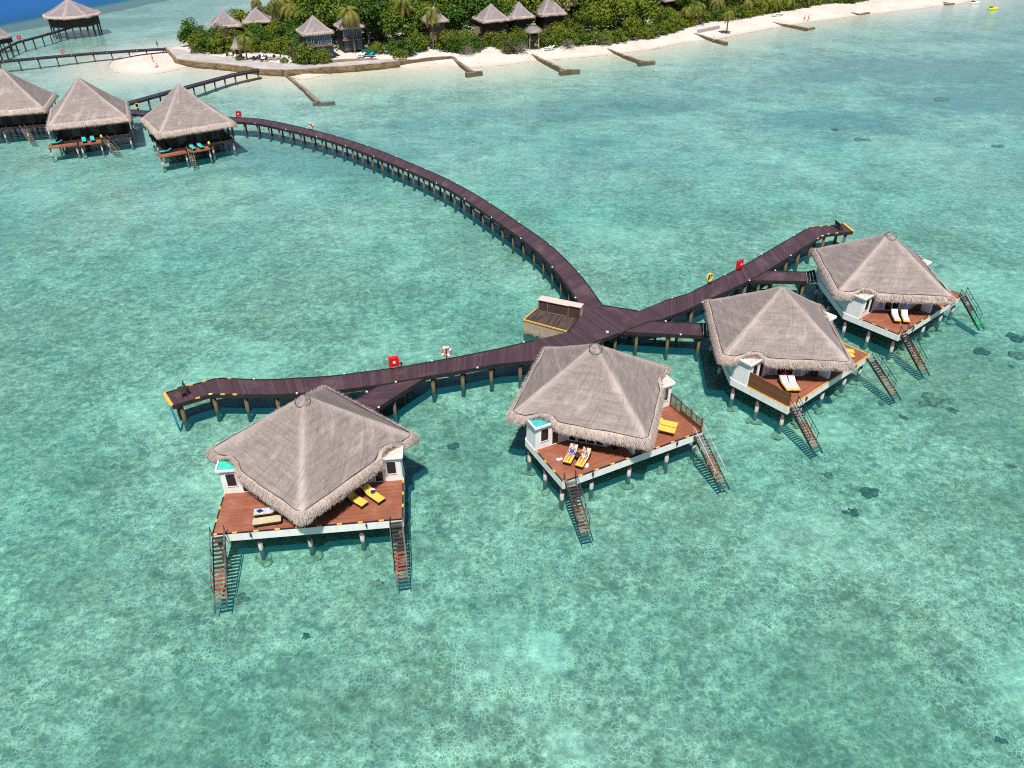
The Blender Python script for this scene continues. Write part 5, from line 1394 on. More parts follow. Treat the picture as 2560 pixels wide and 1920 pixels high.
# ------------------------------------------------------------------ island huts
HUTS = []
def hut(label, apex, eave, wpx, ze, rot=0.0, wall='hutwall', nsides=4, seed=1, inset=1.0, zg=1.2, depthk=1.0, windows=0, floors=1, group='thatched huts on the island'):
    """eave: picture point under the apex in the middle of the roof at eave height; wpx: picture width of the roof"""
    c = P(*eave, ze); k = ppm(c); half = wpx / k / 2
    za = height_at((c.x, c.y), apex[1])
    v = thing('thatched_hut', label, 'hut', (c.x, c.y, zg), rot, group)
    if nsides == 4:
        f = half / max(abs(math.cos(rot)) + abs(math.sin(rot)), 1e-3)
        cs = [(-f, -f), (f, -f), (f, f), (-f, f)]
    else:
        f = half; cs = [(f * math.cos(2 * math.pi * j / nsides), f * math.sin(2 * math.pi * j / nsides)) for j in range(nsides)]
    thatch_roof(v, cs, ze - zg + 0.3, za - zg, 0.5, None, seed, (M['thatch_far'], M['fringe']), 12, 0.35, 0.55, 1.0, 0.25, rope=False)
    g = f - inset
    if nsides == 4: ws = [(-g, -g), (g, -g), (g, g), (-g, g)]
    else: ws = [(g * math.cos(2 * math.pi * j / nsides), g * math.sin(2 * math.pi * j / nsides)) for j in range(nsides)]
    mb = MB(); mb.prism(ws, 0, ze - zg + 0.25); mb.build('wall', M[wall], v)
    if windows:
        for fl_ in range(floors):
            z0 = 0.5 + fl_ * 2.9
            for j in range(windows):
                x = -g + (j + 0.5) * 2 * g / windows; ww = 2 * g / windows - 0.5
                q = MB(); q.box((x, -g - 0.03, z0 + 1.1), (ww + 0.16, 0.07, 2.25)); wv = q.build('window', M['hutbrown' if fl_ == 0 else 'whitecloth'], v)
                q = MB(); q.box((x, -g - 0.06, z0 + 1.1), (ww, 0.05, 2.05)); q.build('pane', M['glass_blue'], wv)
        if floors > 1:
            q = MB(); q.box((0, -g - 0.45, 3.1), (2 * g + 0.6, 0.9, 0.22)); bl = q.build('balcony', M['hutbrown'], v)
            q = MB()
            for z in (3.6, 4.1): q.bar((-g, -g - 0.85, z), (g, -g - 0.85, z), 0.05, 0.05)
            for j in range(9): q.box((-g + j * g / 4, -g - 0.85, 3.65), (0.06, 0.06, 0.95))
            q.build('railing', M['hutwall'], bl)
    HUTS.append((c.x, c.y, f * 1.15))
    return v
hut('thatched hut at the island tip, the left of the pair by the open water', (563, 22), (563, 63), 97, 4.4, 0.35, seed=81)
hut('thatched hut right of the first at the island tip, a palm trunk behind it', (640, 17.5), (643, 52), 86, 4.4, 0.25, seed=82)
hut('two-storey hut with a glassy balcony front above the terrace', (780, 37), (787, 80), 106, 7.0, 0.45, windows=4, floors=2, seed=83, inset=0.7)
hut('thatched roof half hidden by a palm, joined to the right of the two-storey hut', (857, 31), (872, 66), 84, 7.0, 0.45, windows=3, floors=2, seed=84, inset=0.7)
hut('pale thatched hut almost hidden behind a palm in the middle of the beach', (1111, 15), (1086, 52), 78, 6.6, 0.4, 'hutbrown', seed=85)
hut('thatched hut above a brown arched gateway, the left of three in a row', (1228, 7.5), (1228, 49), 100, 6.8, 0.42, 'hutwall', seed=86)
hut('middle thatched hut of the three in a row behind the lookout tower', (1295, 3), (1297, 42), 84, 6.8, 0.40, seed=87)
hut('thatched hut on the right of three in a row, its peak above the frame', (1384, -14), (1372, 34), 92, 6.8, 0.40, seed=88)
hut('small patch of thatch showing between trees right of the three huts', (1418, -16), (1420, 12), 60, 6.5, 0.3, seed=89)
hut('grey thatched roof corner at the top edge among the right hand trees', (1672, -28), (1672, 0), 52, 5.5, 0.3, seed=90)
hut('small pointed thatch parasol hut behind the short palm on the terrace', (597, 92), (592, 121), 30, 3.4, 0.3, nsides=6, inset=1.05, seed=91, group=None)
# brown gateway under the left hut of three
gw = thing('gateway', 'brown wall with an arched doorway below the left hut of the three', 'gateway', (*P(1200, 108, 1.2)[:2], 1.2), 0.25)
q = MB()
q.prism([(-1.5, -0.2), (-0.55, -0.2), (-0.55, 0.2), (-1.5, 0.2)], 0, 4.2); q.prism([(0.55, -0.2), (1.4, -0.2), (1.4, 0.2), (0.55, 0.2)], 0, 4.2)
ar = [(-0.55, 2.0)] + [(0.55 * math.cos(math.pi - math.pi * k / 8), 2.0 + 0.55 * math.sin(math.pi * k / 8)) for k in range(9)]
for k in range(len(ar) - 1):
    if ar[k + 1][0] - ar[k][0] > 1e-4:
        a, b = ar[k], ar[k + 1]
        q.add([(a[0], -0.2, a[1]), (b[0], -0.2, b[1]), (b[0], -0.2, 4.2), (a[0], -0.2, 4.2), (a[0], 0.2, a[1]), (b[0], 0.2, b[1]), (b[0], 0.2, 4.2), (a[0], 0.2, 4.2)], [(0, 1, 2, 3), (7, 6, 5, 4), (0, 4, 5, 1), (3, 2, 6, 7)])
q.build('wall', M['hutbrown'], gw)
q = MB(); q.box((0, 0.12, 1.2), (1.1, 0.05, 2.4)); q.build('doorway', M['hutwall'], gw)
for x in (-1.7, 1.75): q = MB(); q.tube((x, -0.5, 0), (x, -0.5, 3.8), 0.12, 0.1, 7); q.build('post', M['pole'], gw)
# lookout tower
tc = P(1333, 122, 1.1); th = height_at((tc.x, tc.y), 79) - 1.1; ta = height_at((tc.x, tc.y), 58) - 1.1
lt = thing('lookout_tower', 'open lookout tower on pale poles with a rounded thatch cap, at the beach edge', 'tower', (tc.x, tc.y, 1.1), 0.2)
HUTS.append((tc.x, tc.y, 2.2))
R_ = 43 / ppm(tc) / 2
q = MB(); vs = []; fs = []; uv = []
pr = [(R_, th), (R_ * 0.97, th + 0.25), (R_ * 0.8, th + 0.25 * (ta - th) + .2), (R_ * 0.5, th + 0.60 * (ta - th)), (R_ * 0.30, th + 0.78 * (ta - th)), (R_ * 0.36, th + 0.82 * (ta - th)), (R_ * 0.26, th + 0.97 * (ta - th)), (0.02, ta)]
for rr, z in pr:
    for j in range(21): a = 2 * math.pi * j / 20; vs.append((rr * math.cos(a), rr * math.sin(a), z)); uv.append((rr * a, z))
for k in range(len(pr) - 1):
    for j in range(20): a = k * 21 + j; fs.append((a, a + 1, a + 22, a + 21))
q.add(vs, fs, uv); q.build('thatch_roof', M['thatch_far'], lt, smooth=True)
for x in (-1.15, 1.15):
    for y in (-1.15, 1.15): q = MB(); q.tube((x * 1.1, y * 1.1, 0), (x * 0.95, y * 0.95, th + 0.4), 0.12, 0.10, 7); q.build('pole', M['pole'], lt)
q = MB(); q.box((0, 0, th * 0.56), (2.4, 2.4, 0.14)); fl_ = q.build('floor', M['hutbrown'], lt)
q = MB()
for x, y, sx, sy in ((0, -1.15, 2.3, .06), (0, 1.15, 2.3, .06), (-1.15, 0, .06, 2.3), (1.15, 0, .06, 2.3)): q.box((x, y, th * 0.56 + 0.55), (sx, sy, 0.9))
q.build('parapet', M['hutwall'], fl_)
# terrace boardwalk in front of the two-storey hut
q = MB(); bw = [P(x, y, 1.36) for x, y in [(775, 160), (868, 152.5), (946, 149), (940, 146), (862, 147.5), (772, 154)]]
q.prism([(p.x, p.y) for p in bw], 1.30, 1.42); o = q.build('boardwalk', M['hutbrown']); tag(o, 'brown board strip on the terrace below the two-storey glass hut', 'boardwalk')

# ------------------------------------------------------------------ trees
def crown_mesh(name, seed, H, Rr, mat, nl=15, leaf=0.42, nleaf=1500, bushy=False):
    rng = random.Random(seed); mb = MB()
    lobes = []
    for _ in range(nl):
        a = rng.uniform(0, 2 * math.pi); q = math.sqrt(rng.random()) * Rr * 0.78
        zc = (0.30 if bushy else 0.48) * H + rng.random() * H * (0.48 if bushy else 0.40) * (1 - 0.55 * (q / Rr) ** 2)
        lobes.append((q * math.cos(a), q * math.sin(a), zc, rng.uniform(0.26, 0.46) * Rr))
    lobes.append((0, 0, H * 0.76, Rr * 0.42))
    if bushy:
        for k in range(7):
            a = 2 * math.pi * k / 7 + rng.uniform(-.3, .3); lobes.append((Rr * .72 * math.cos(a), Rr * .72 * math.sin(a), H * rng.uniform(.14, .3), Rr * .32))
    for _ in range(nleaf):
        x, y, z, r = rng.choice(lobes)
        d = Vector((rng.gauss(0, 1), rng.gauss(0, 1), rng.gauss(0.35, 1))).normalized()
        rr = r * (rng.random() ** 0.25) * rng.uniform(0.80, 1.10)
        c = Vector((x, y, z)) + d * rr
        n_ = (d * 0.8 + Vector((rng.uniform(-.7, .7), rng.uniform(-.7, .7), rng.uniform(-.1, .9)))).normalized()
        t = n_.cross(Vector((rng.uniform(-1, 1), rng.uniform(-1, 1), rng.uniform(-1, 1)))).normalized(); b = n_.cross(t)
        s = leaf * rng.uniform(0.6, 1.25)
        mb.add([c - t * s * 0.6, c + b * s * 0.42, c + t * s * 0.75, c - b * s * 0.42], [(0, 1, 2, 3)])
    me_o = mb.build(name, M[mat]); me = me_o.data; bpy.data.objects.remove(me_o)
    return me
def trunk_mesh(name, seed, H, Rr):
    rng = random.Random(seed); mb = MB()
    top = Vector((rng.uniform(-.4, .4), rng.uniform(-.4, .4), H * 0.55))
    mb.tube((0, 0, -0.4), top, 0.05 * H * 0.5 + 0.06, 0.09, 7)
    for k in range(6):
        a = 2 * math.pi * k / 6 + rng.uniform(-.4, .4); s = Vector((0, 0, 0)).lerp(top, rng.uniform(0.35, 0.9))
        e = Vector((Rr * 0.55 * math.cos(a), Rr * 0.55 * math.sin(a), H * rng.uniform(0.5, 0.75))); mb.tube(s, e, 0.09, 0.03, 5)
    o = mb.build(name, M['bark']); me = o.data; bpy.data.objects.remove(o); return me
KINDS = []
for ti, (H, Rr, nl, lf, nf, bushy) in enumerate([(8.5, 4.2, 17, 0.46, 1900, False), (9.5, 4.8, 20, 0.48, 2300, False), (7.0, 3.7, 15, 0.42, 1600, False),
                                                 (4.6, 3.3, 13, 0.38, 1700, True), (3.6, 2.7, 11, 0.34, 1300, True), (5.4, 3.6, 14, 0.40, 1800, True)]):
    for mt in ('leaf_mid', 'leaf_dark', 'leaf_yellow', 'leaf_dry'):
        if mt == 'leaf_dry' and ti not in (3, 5): continue
        KINDS.append(dict(t=ti, m=mt, crown=crown_mesh('crown', 100 + ti * 7 + len(mt), H, Rr, mt, nl, lf, nf, bushy), trunk=trunk_mesh('trunk', 300 + ti, H, Rr), H=H, R=Rr, bushy=bushy))
# rows of the planting front (picture pixels on the sand) and the region behind it
VEG = [(484, 132), (545, 134), (610, 133), (680, 136), (760, 146), (806, 150), (880, 141), (950, 136), (1000, 141), (1062, 128), (1078, 120), (1110, 131), (1150, 134), (1196, 132), (1214, 119),
       (1236, 119), (1262, 134), (1297, 134), (1318, 126), (1356, 124), (1395, 117), (1440, 114.5), (1480, 111.5), (1520, 110), (1560, 107), (1600, 98), (1645, 92), (1690, 82), (1716, 73), (1760, 58), (1830, 50), (1870, 46),
       (1920, 36), (1975, 27), (2040, 14), (2090, 8), (2140, 10), (2190, -6)]
REG = [P(x, y, 1.2) for x, y in VEG] + [Vector((215, 380, 1.2)), Vector((60, 400, 1.2)), Vector((-20, 380, 1.2))] + [P(x, y, 0.8) for x, y in [(775, -12), (735, 50), (668, 66), (605, 82), (535, 96), (482, 108)]]
REGP = [(p.x, p.y) for p in REG]
def near_hut(x, y, k=1.0):
    return any((x - hx) ** 2 + (y - hy) ** 2 < (hr * k) ** 2 for hx, hy, hr in HUTS)
# lines of sight that must stay open: fronts of huts
OPEN = [(1198, 108, 2.6), (1333, 121, 3.2), (848, 140, 7.0), (905, 143, 3.0)]
OPENP = [(*P(x, y, 1.2)[:2], r) for x, y, r in OPEN]
def is_open(x, y, rr): return any((x - a) ** 2 + (y - b) ** 2 < (r + rr * 0.5) ** 2 for a, b, r in OPENP)
TREES = []
rng = random.Random(77)
def seg_front(p):
    best = 1e9
    for a, b in zip(REG[:len(VEG) - 1], REG[1:len(VEG)]):
        d = Vector((b.x - a.x, b.y - a.y)); t = max(0, min(1, ((p[0] - a.x) * d.x + (p[1] - a.y) * d.y) / max(d.length_squared, 1e-6)))
        best = min(best, math.hypot(p[0] - a.x - d.x * t, p[1] - a.y - d.y * t))
    return best
def try_tree(x, y, kd, sc, space):
    for (a, b, r, _, _) in TREES:
        if (x - a) ** 2 + (y - b) ** 2 < ((r + kd['R'] * sc) * space) ** 2: return False
    TREES.append((x, y, kd['R'] * sc, kd, sc)); return True
low = [k for k in KINDS if k['bushy']]; tall = [k for k in KINDS if not k['bushy']]
def hidden_huts(x, y, H):
    """would a plant this high at (x, y) cover the eaves of a hut behind it"""
    px, py = PJ((x, y, 1.2 + H))
    for hx, hy, hr in HUTS:
        if y < hy:
            ex, ey = PJ((hx, hy, 5.2)); wpx = hr * ppm((hx, hy, 4))
            if abs(px - ex) < wpx + 12 and py < ey + 6: return True
    return False
NS = [0, 0]
for it in range(9000):
    if it < 1300:
        i = rng.randrange(len(VEG) - 1); t = rng.random(); a, b = REG[i], REG[i + 1]; p = a.lerp(b, t); d = Vector((-(b - a).y, (b - a).x, 0)).normalized()
        if d.y < 0: d = -d
        kd = rng.choice(low); sc = rng.uniform(0.75, 1.15); p = p + d * (kd['R'] * sc * 0.72 + rng.uniform(0, 1.2))
        x, y = p.x, p.y; sp = 0.50
    else:
        x, y = rng.uniform(-100, 200), rng.uniform(195, 372)
        if not inside(x, y, REGP): continue
        f = seg_front((x, y)); leftpart = x < -52
        kd = rng.choice(low if (f < 7 or leftpart) else tall); sc = rng.uniform(0.8, 1.25) * (1.08 if f < 20 else 1.42)
        if 780 < PJ((x, y, 5))[0] < 1060 and not leftpart and f > 5: kd = rng.choice([k for k in tall if k['m'] != 'leaf_yellow']); sc *= 1.15; sp = 0.52
        if f < kd['R'] * sc * 0.7: continue
    if near_hut(x, y, 0.80) or is_open(x, y, kd['R'] * sc): continue
    px, py = PJ((x, y, 4))
    if px < 440 or px > 2330 or PJ((x, y, kd['H'] * sc + 1))[1] < -75 or py < -95: continue
    ok = False
    for kk, ss in ((kd, sc), (rng.choice(low), rng.uniform(.85, 1.1)), (rng.choice([k for k in low if k['t'] == 4]), rng.uniform(0.7, 1.0))):
        if not hidden_huts(x, y, kk['H'] * ss * 0.92): ok = True; break
    if not ok: continue
    kd, sc = kk, ss
    if kd['m'] == 'leaf_dry' and not (px < 560 or rng.random() < 0.25): continue
    if kd['m'] == 'leaf_dark' and px > 1360 and rng.random() < 0.5: continue
    if NS[int(kd['bushy'])] >= 280: continue
    if try_tree(x, y, kd, sc, sp): NS[int(kd['bushy'])] += 1
TREES.sort(key=lambda t: t[1])
# leafy undergrowth and leaf litter under the trees, one mass
mb = MB(); rg = random.Random(5)
gl_ = MB(); n_ = 0
while n_ < 30000:
    x, y = rg.uniform(-95, 190), rg.uniform(200, 345)
    if not inside(x, y, REGP) or seg_front((x, y)) < 1.5 or near_hut(x, y, 0.7) or is_open(x, y, 0): continue
    n_ += 1
    z = 1.15 + rg.random() ** 2 * 1.5; s_ = rg.uniform(0.35, 0.85); a = rg.uniform(0, 6.28); u = Vector((math.cos(a), math.sin(a), rg.uniform(-.5, .5))) * s_; v_ = Vector((-math.sin(a), math.cos(a), rg.uniform(-.5, .5))) * s_ * .6
    c = Vector((x, y, z)); mb.add([c - u, c + v_, c + u, c - v_], [(0, 1, 2, 3)])
tag(mb.build('undergrowth', M['leaf_dark']), kind='stuff')
LM = [(520, 'by the sand spit'), (640, 'behind the terrace tables'), (735, 'left of the two-storey hut'), (800, 'beside the two-storey hut'), (905, 'right of the two-storey hut'), (1000, 'above the terrace wall end'),
      (1085, 'by the hidden pale hut'), (1160, 'above the first T-shaped groyne'), (1270, 'left of the lookout tower'), (1400, 'right of the lookout tower'),
      (1520, 'above the long thin groyne'), (1640, 'left of the stubby groyne'), (1750, 'left of the lone beach palm'), (1850, 'above the lone beach palm'), (1960, 'above the far brown groyne'), (2070, 'near the far bathers'), (2200, 'at the far beach end')]
TONE = {'leaf_mid': 'mid green', 'leaf_dark': 'dark green', 'leaf_yellow': 'yellow green', 'leaf_dry': 'dull olive'}
groups = {}
for n_, (x, y, r, kd, sc) in enumerate(TREES):
    px, py = PJ((x, y, 1.2 + kd['H'] * sc * 0.6))
    lm = min(LM, key=lambda q: abs(q[0] - px))[1]
    f = seg_front((x, y)); rank = 'front' if f < 6 else 'second row' if f < 16 else 'inner' if py > 12 else 'topmost'
    groups.setdefault((TONE[kd['m']], 'shrub' if kd['bushy'] else 'tree', rank, lm), []).append((px, n_))
ORD = ['first', 'second', 'third', 'fourth', 'fifth', 'sixth', 'seventh', 'eighth', 'ninth', 'tenth', 'eleventh', 'twelfth']
TL = {}
for (tone, kind_, rank, lm), mem in groups.items():
    mem.sort()
    for k, (px, n_) in enumerate(mem):
        if len(mem) == 1: TL[n_] = f'{tone} {rank} {kind_} {lm}'
        elif len(mem) == 2: TL[n_] = f'{"left" if k == 0 else "right"} one of two {tone} {rank} {kind_}s {lm}'
        else: TL[n_] = f'{ORD[min(k, 11)]} from left of the {tone} {rank} {kind_}s {lm}'
for n_, (x, y, r, kd, sc) in enumerate(TREES):
    t_ = thing('leafy_shrub' if kd['bushy'] else 'broadleaf_tree', TL[n_], 'shrub' if kd['bushy'] else 'tree', (x, y, 1.0), rng.uniform(0, 6.28), 'shrubs along the beach edge' if kd['bushy'] else 'broadleaf trees on the island')
    s = sc
    for nm, key in (('trunk', 'trunk'), ('crown', 'crown')):
        o = bpy.data.objects.new(nm, kd[key]); COL.objects.link(o); o.parent = t_; o.scale = (s * rng.uniform(.93, 1.07), s * rng.uniform(.93, 1.07), s * rng.uniform(.92, 1.1))
# bare grey bushes at the sand edge
BARE = crown_mesh('crown', 905, 2.2, 2.2, 'leaf_grey', 8, 0.16, 700, True)
BTR = trunk_mesh('trunk', 906, 2.4, 2.2)
for px, py, lab in ((1168, 136, 'bare grey bush right of the first T-shaped groyne wall'), (1138, 124, 'leafless branching bush above the bend of the brown beach wall'), (1302, 130, 'bare grey bush left of the lookout tower'), (1320, 118, 'leafless grey bush behind the lookout tower'), (1420, 119, 'bare grey scrub on the sand right of the lookout tower'), (1510, 110.5, 'grey scrub at the head of the long thin groyne'), (1745, 62, 'low grey scrub left of the lone beach palm')):
    p = P(px, py, 1.1); t_ = thing('bare_bush', lab, 'bush', (p.x, p.y, 1.0), px * 0.7, 'bare bushes at the sand edge')
    for nm, me in (('trunk', BTR), ('crown', BARE)):
        o = bpy.data.objects.new(nm, me); COL.objects.link(o); o.parent = t_
# small round shrubs and potted greens
for px, py, lab, s in ((600, 150, 'clipped round bush on the white sand of the terrace, left of the two-storey hut', 0.0), (711, 157, 'round clipped shrub on the terrace sand', 0.0), (1000, 146, 'bright green bush at the end of the terrace wall', 0.0)):
    p = P(px, py, 1.3); kd = [k for k in KINDS if k['t'] == 4 and k['m'] == ('leaf_yellow' if px == 1000 else 'leaf_mid')][0]
    t_ = thing('round_bush', lab, 'bush', (p.x, p.y, 1.2), 0.3)
    for nm, key in (('trunk', 'trunk'), ('crown', 'crown')):
        o = bpy.data.objects.new(nm, kd[key]); COL.objects.link(o); o.parent = t_; k_ = 0.44 if px != 1000 else 0.75; o.scale = (k_, k_, k_ * 0.95)

# palms
def palm_meshes(seed, nf=17, L=3.4, old=4):
    rng = random.Random(seed); g = MB(); od = MB()
    for k in range(nf + old):
        a = 2 * math.pi * k * 0.382 + rng.uniform(-.25, .25)
        isold = k >= nf
        el = rng.uniform(-0.75, -0.2) if isold else rng.uniform(-0.05, 1.15)
        mb = od if isold else g
        Lk = L * rng.uniform(.85, 1.1); p = Vector((0, 0, 0)); n = 9; d = Vector((math.cos(a) * math.cos(el), math.sin(a) * math.cos(el), math.sin(el)))
        pts = [p]
        for j in range(n):
            d = (d + Vector((0, 0, -0.20 - 0.05 * j))).normalized(); p = p + d * (Lk / n); pts.append(p)
        side = Vector((-math.sin(a), math.cos(a), 0))
        for j in range(1, n + 1):
            f = j / n; wd = 0.78 * math.sin(math.pi * min(1, 0.12 + f * 0.86)) + 0.08; dr = (pts[j] - pts[j - 1])
            for s in (-1, 1):
                for h in (0.0, 0.34, 0.67):
                    b = pts[j - 1] + dr * h; tip = b + side * (s * wd) + dr * 1.1 + Vector((0, 0, -0.34 * wd + rng.uniform(-.06, .06)))
                    mb.add([b, b + dr * 0.36, tip], [(0, 1, 2)])
        for j in range(n): mb.tube(pts[j], pts[j + 1], 0.035, 0.03, 4, caps=False)
    res = []
    for nm, m_, mt in (('fronds', g, 'frond'), ('dry_fronds', od, 'frond_old')):
        o = m_.build(nm, M[mt]); res.append(o.data); bpy.data.objects.remove(o)
    return res
PM = [palm_meshes(41, 17, 3.5, 5), palm_meshes(42, 15, 3.9, 6), palm_meshes(43, 19, 3.2, 3), palm_meshes(44, 14, 3.6, 9)]
def palm(px, py, crown_py, label, lean=(0.0, 0.0), k=0, sc=1.0, crown_px=None):
    p = P(px, py, 1.2); H = height_at((p.x, p.y), crown_py) - 1.2
    t_ = thing('palm_tree', label, 'palm', (p.x, p.y, 1.1), px * 1.3, 'palms on the island')
    top = Vector((lean[0], lean[1], H)); mb = MB(); n = 7; prev = Vector((0, 0, -0.3))
    Rz = Matrix.Rotation(-px * 1.3, 3, 'Z'); top = Rz @ top
    for j in range(1, n + 1):
        f = j / n; q = Vector((top.x * f ** 1.6, top.y * f ** 1.6, H * f)); mb.tube(prev, q, 0.20 - 0.09 * (f - 1 / n), 0.20 - 0.09 * f, 7, caps=False); prev = q
    mb.build('trunk', M['bark'], t_, smooth=True)
    for nm, me in zip(('fronds', 'dry_fronds'), PM[k % len(PM)]):
        o = bpy.data.objects.new(nm, me); COL.objects.link(o); o.parent = t_; o.location = top; o.scale = (sc * 1.05, sc * 1.05, sc * 1.0)
PALMS = [(618, 150, 90, 'short palm with drooping yellow fronds on the terrace by the walkway', (0.4, 0), 3, 1.1), (888, 132, 26, 'palm standing in front of the roof right of the two-storey hut', (-0.5, 0), 1, 1.25), (1018, 118, 3, 'tall palm with yellow hanging fronds and a thin pale trunk above the terrace wall', (-0.3, 0), 3, 1.05),
         (1084, 124, 26, 'palm with pale gold fronds hiding the hut in the middle of the beach', (0, 0), 3, 1.1), (1817, 76, 30, 'lone palm leaning over the sand, brown shade under its fronds', (-0.3, -0.3), 0, 0.85),
         (664, 66, 0, 'palm with a dark bare trunk standing against the open water', (-1.6, 0), 2, 0.9), (701, 84, 4, 'palm with a thin dark trunk left of the olive fronds', (-0.8, 0), 0, 1.0), (732, 84, 16, 'olive palm left of the two-storey hut, nearest the dark trunk', (0, 0), 1, 1.1),
         (748, 88, 30, 'lower olive palm just left of the two-storey hut peak', (0.3, 0), 3, 1.0), (720, 74, 2, 'upper olive palm at the top edge left of the two-storey hut', (0, 0), 1, 1.1), (1042, 66, -2, 'palm at the top edge left of the gold palm', (0, 0), 1, 1.05),
         (1140, 60, 2, 'palm at the top edge above the hut behind the gold palm', (0, 0), 0, 1.05), (1262, 56, -3, 'palm between the peaks of the left and middle huts of three', (0, 0), 1, 1.05), (1322, 54, -2, 'palm between the peaks of the middle and right huts of three', (0, 0), 1, 1.0),
         (1397, 60, 12, 'palm in front of the right roof of the three huts', (0, 0), 0, 0.9), (1455, 52, 8, 'gold fronded palm right of the three huts, leftmost of two', (0, 0), 3, 1.05), (1492, 50, 6, 'gold fronded palm right of the three huts, rightmost of two', (0, 0), 3, 1.05),
         (1712, 66, 22, 'young palm right of the roof corner at the top edge', (0.3, 0), 2, 0.95), (1745, 60, 14, 'slim palm just left of the lone beach palm', (0, 0), 0, 1.0), (1790, 46, 2, 'palm behind the lone beach palm', (0, 0), 1, 1.0), (1862, 40, -1, 'palm over the dark shade right of the lone beach palm', (0.4, 0), 3, 1.0),
         (1905, 34, 0, 'palm with yellow hanging fronds above the far brown groyne, leftmost', (0, 0), 3, 1.0), (1935, 30, 0, 'palm with yellow hanging fronds above the far brown groyne, middle', (0, 0), 1, 1.0), (1968, 24, -4, 'palm with yellow hanging fronds above the far brown groyne, rightmost', (0, 0), 0, 1.0)]
for a in PALMS: palm(*a)
for n_, (px, cpy, lab) in enumerate([(930, 6, 'tall palm rising over the dark trees right of the two-storey hut'), (985, -6, 'tall palm topping the dark trees above the terrace wall end'), (830, -4, 'tall palm rising straight behind the two-storey hut roof'), (1160, -8, 'tall palm at the top edge left of the three huts'), (1210, -12, 'tall palm at the top edge close left of the three huts'),
        (1360, -14, 'tall palm at the top edge between the three huts and the gold palms'), (1440, -10, 'tall palm behind the gold fronded palms'), (1530, -4, 'tall palm in the inner grove right of the gold palms'), (1580, 2, 'tall palm in the inner grove left of the roof corner'), (1630, -6, 'tall palm close left of the grey roof corner'), (1690, 4, 'tall palm close right of the grey roof corner'),
        (1770, -2, 'tall palm in the grove above the stubby groyne'), (1830, -8, 'tall palm in the grove right above the lone palm'), (1890, -6, 'tall palm over the shade left of the far brown groyne'), (2010, -12, 'tall palm above the far bathers')]):
    fy = None
    for yy in range(int(cpy) + 4, 130):
        q_ = P(px, yy, 1.2)
        if inside(q_.x, q_.y, REGP) and seg_front((q_.x, q_.y)) < 26: fy = yy; break
    if fy is None: continue
    palm(px, max(fy, cpy + 30), cpy, lab, (0.5 * (-1) ** n_, 0.2), n_, 1.05)
# bushes right in front of the two-storey hut
for px, py, s_, m_, lab in ((772, 158, 1.0, 'leaf_mid', 'rounded bushy tree covering the lower left of the two-storey hut front'), (808, 157, 0.72, 'leaf_yellow', 'small bright bushy tree in front of the two-storey hut doors'), (752, 153, 0.9, 'leaf_dry', 'olive bush just left of the two-storey hut front')):
    p = P(px, py, 1.3); kd = [k for k in KINDS if k['t'] == 3 and k['m'] == m_][0]
    t_ = thing('leafy_shrub', lab, 'shrub', (p.x, p.y, 1.2), px, 'shrubs along the beach edge')
    for nm, key in (('trunk', 'trunk'), ('crown', 'crown')):
        o = bpy.data.objects.new(nm, kd[key]); COL.objects.link(o); o.parent = t_; o.scale = (s_, s_, s_ * 1.1)


# ------------------------------------------------------------------ beach furniture and people
def beach_table(px, py, label, s=1.0):
    p = P(px, py, 1.33); t_ = thing('terrace_table', label, 'table', (p.x, p.y, 1.33), px, 'white tables on the terrace')
    q = MB(); q.tube((0, 0, 0.70), (0, 0, 0.76), 0.75 * s, 0.75 * s, 14); q.build('table_top', M['whitecloth'], t_)
    q = MB(); q.tube((0, 0, 0), (0, 0, 0.70), 0.12, 0.08, 6); q.build('pedestal', M['dkwood'], t_)
def beach_chair(px, py, rz, label):
    p = P(px, py, 1.33); c = thing('terrace_chair', label, 'chair', (p.x, p.y, 1.33), rz, 'dark chairs on the terrace')
    q = MB(); q.box((0, 0, 0.45), (0.6, 0.6, 0.12)); q.build('seat', M['dkwood'], c)
    q = MB(); q.box((0, -0.28, 0.75), (0.6, 0.1, 0.6)); q.build('backrest', M['dkwood'], c)
    for x in (-.25, .25):
        for y in (-.25, .25): q = MB(); q.box((x, y, 0.2), (0.06, 0.06, 0.4)); q.build('leg', M['dkwood'], c)
tabs = [(597, 145), (657, 145.5), (676, 146), (693, 145.5), (660, 152.5), (640, 149), (575, 141)]
for k, (x, y) in enumerate(sorted(tabs)):
    beach_table(x, y, f'{ORD[k]} from the left of the seven white tables on the terrace', 1.0)
    beach_chair(x - 6, y + 2.2, 0.6 + k, f'dark chair just left of the {ORD[k]} white terrace table'); beach_chair(x + 7, y + 1.6, 2.4 + k, f'dark chair just right of the {ORD[k]} white terrace table')
def beach_lounger(px, py, rz, cush, label, z=1.15):
    p = P(px, py, z); d = Vector((math.cos(rz), math.sin(rz), 0))
    lounger(label, p, p + d, z, cush, 30, group='loungers on the island sand')
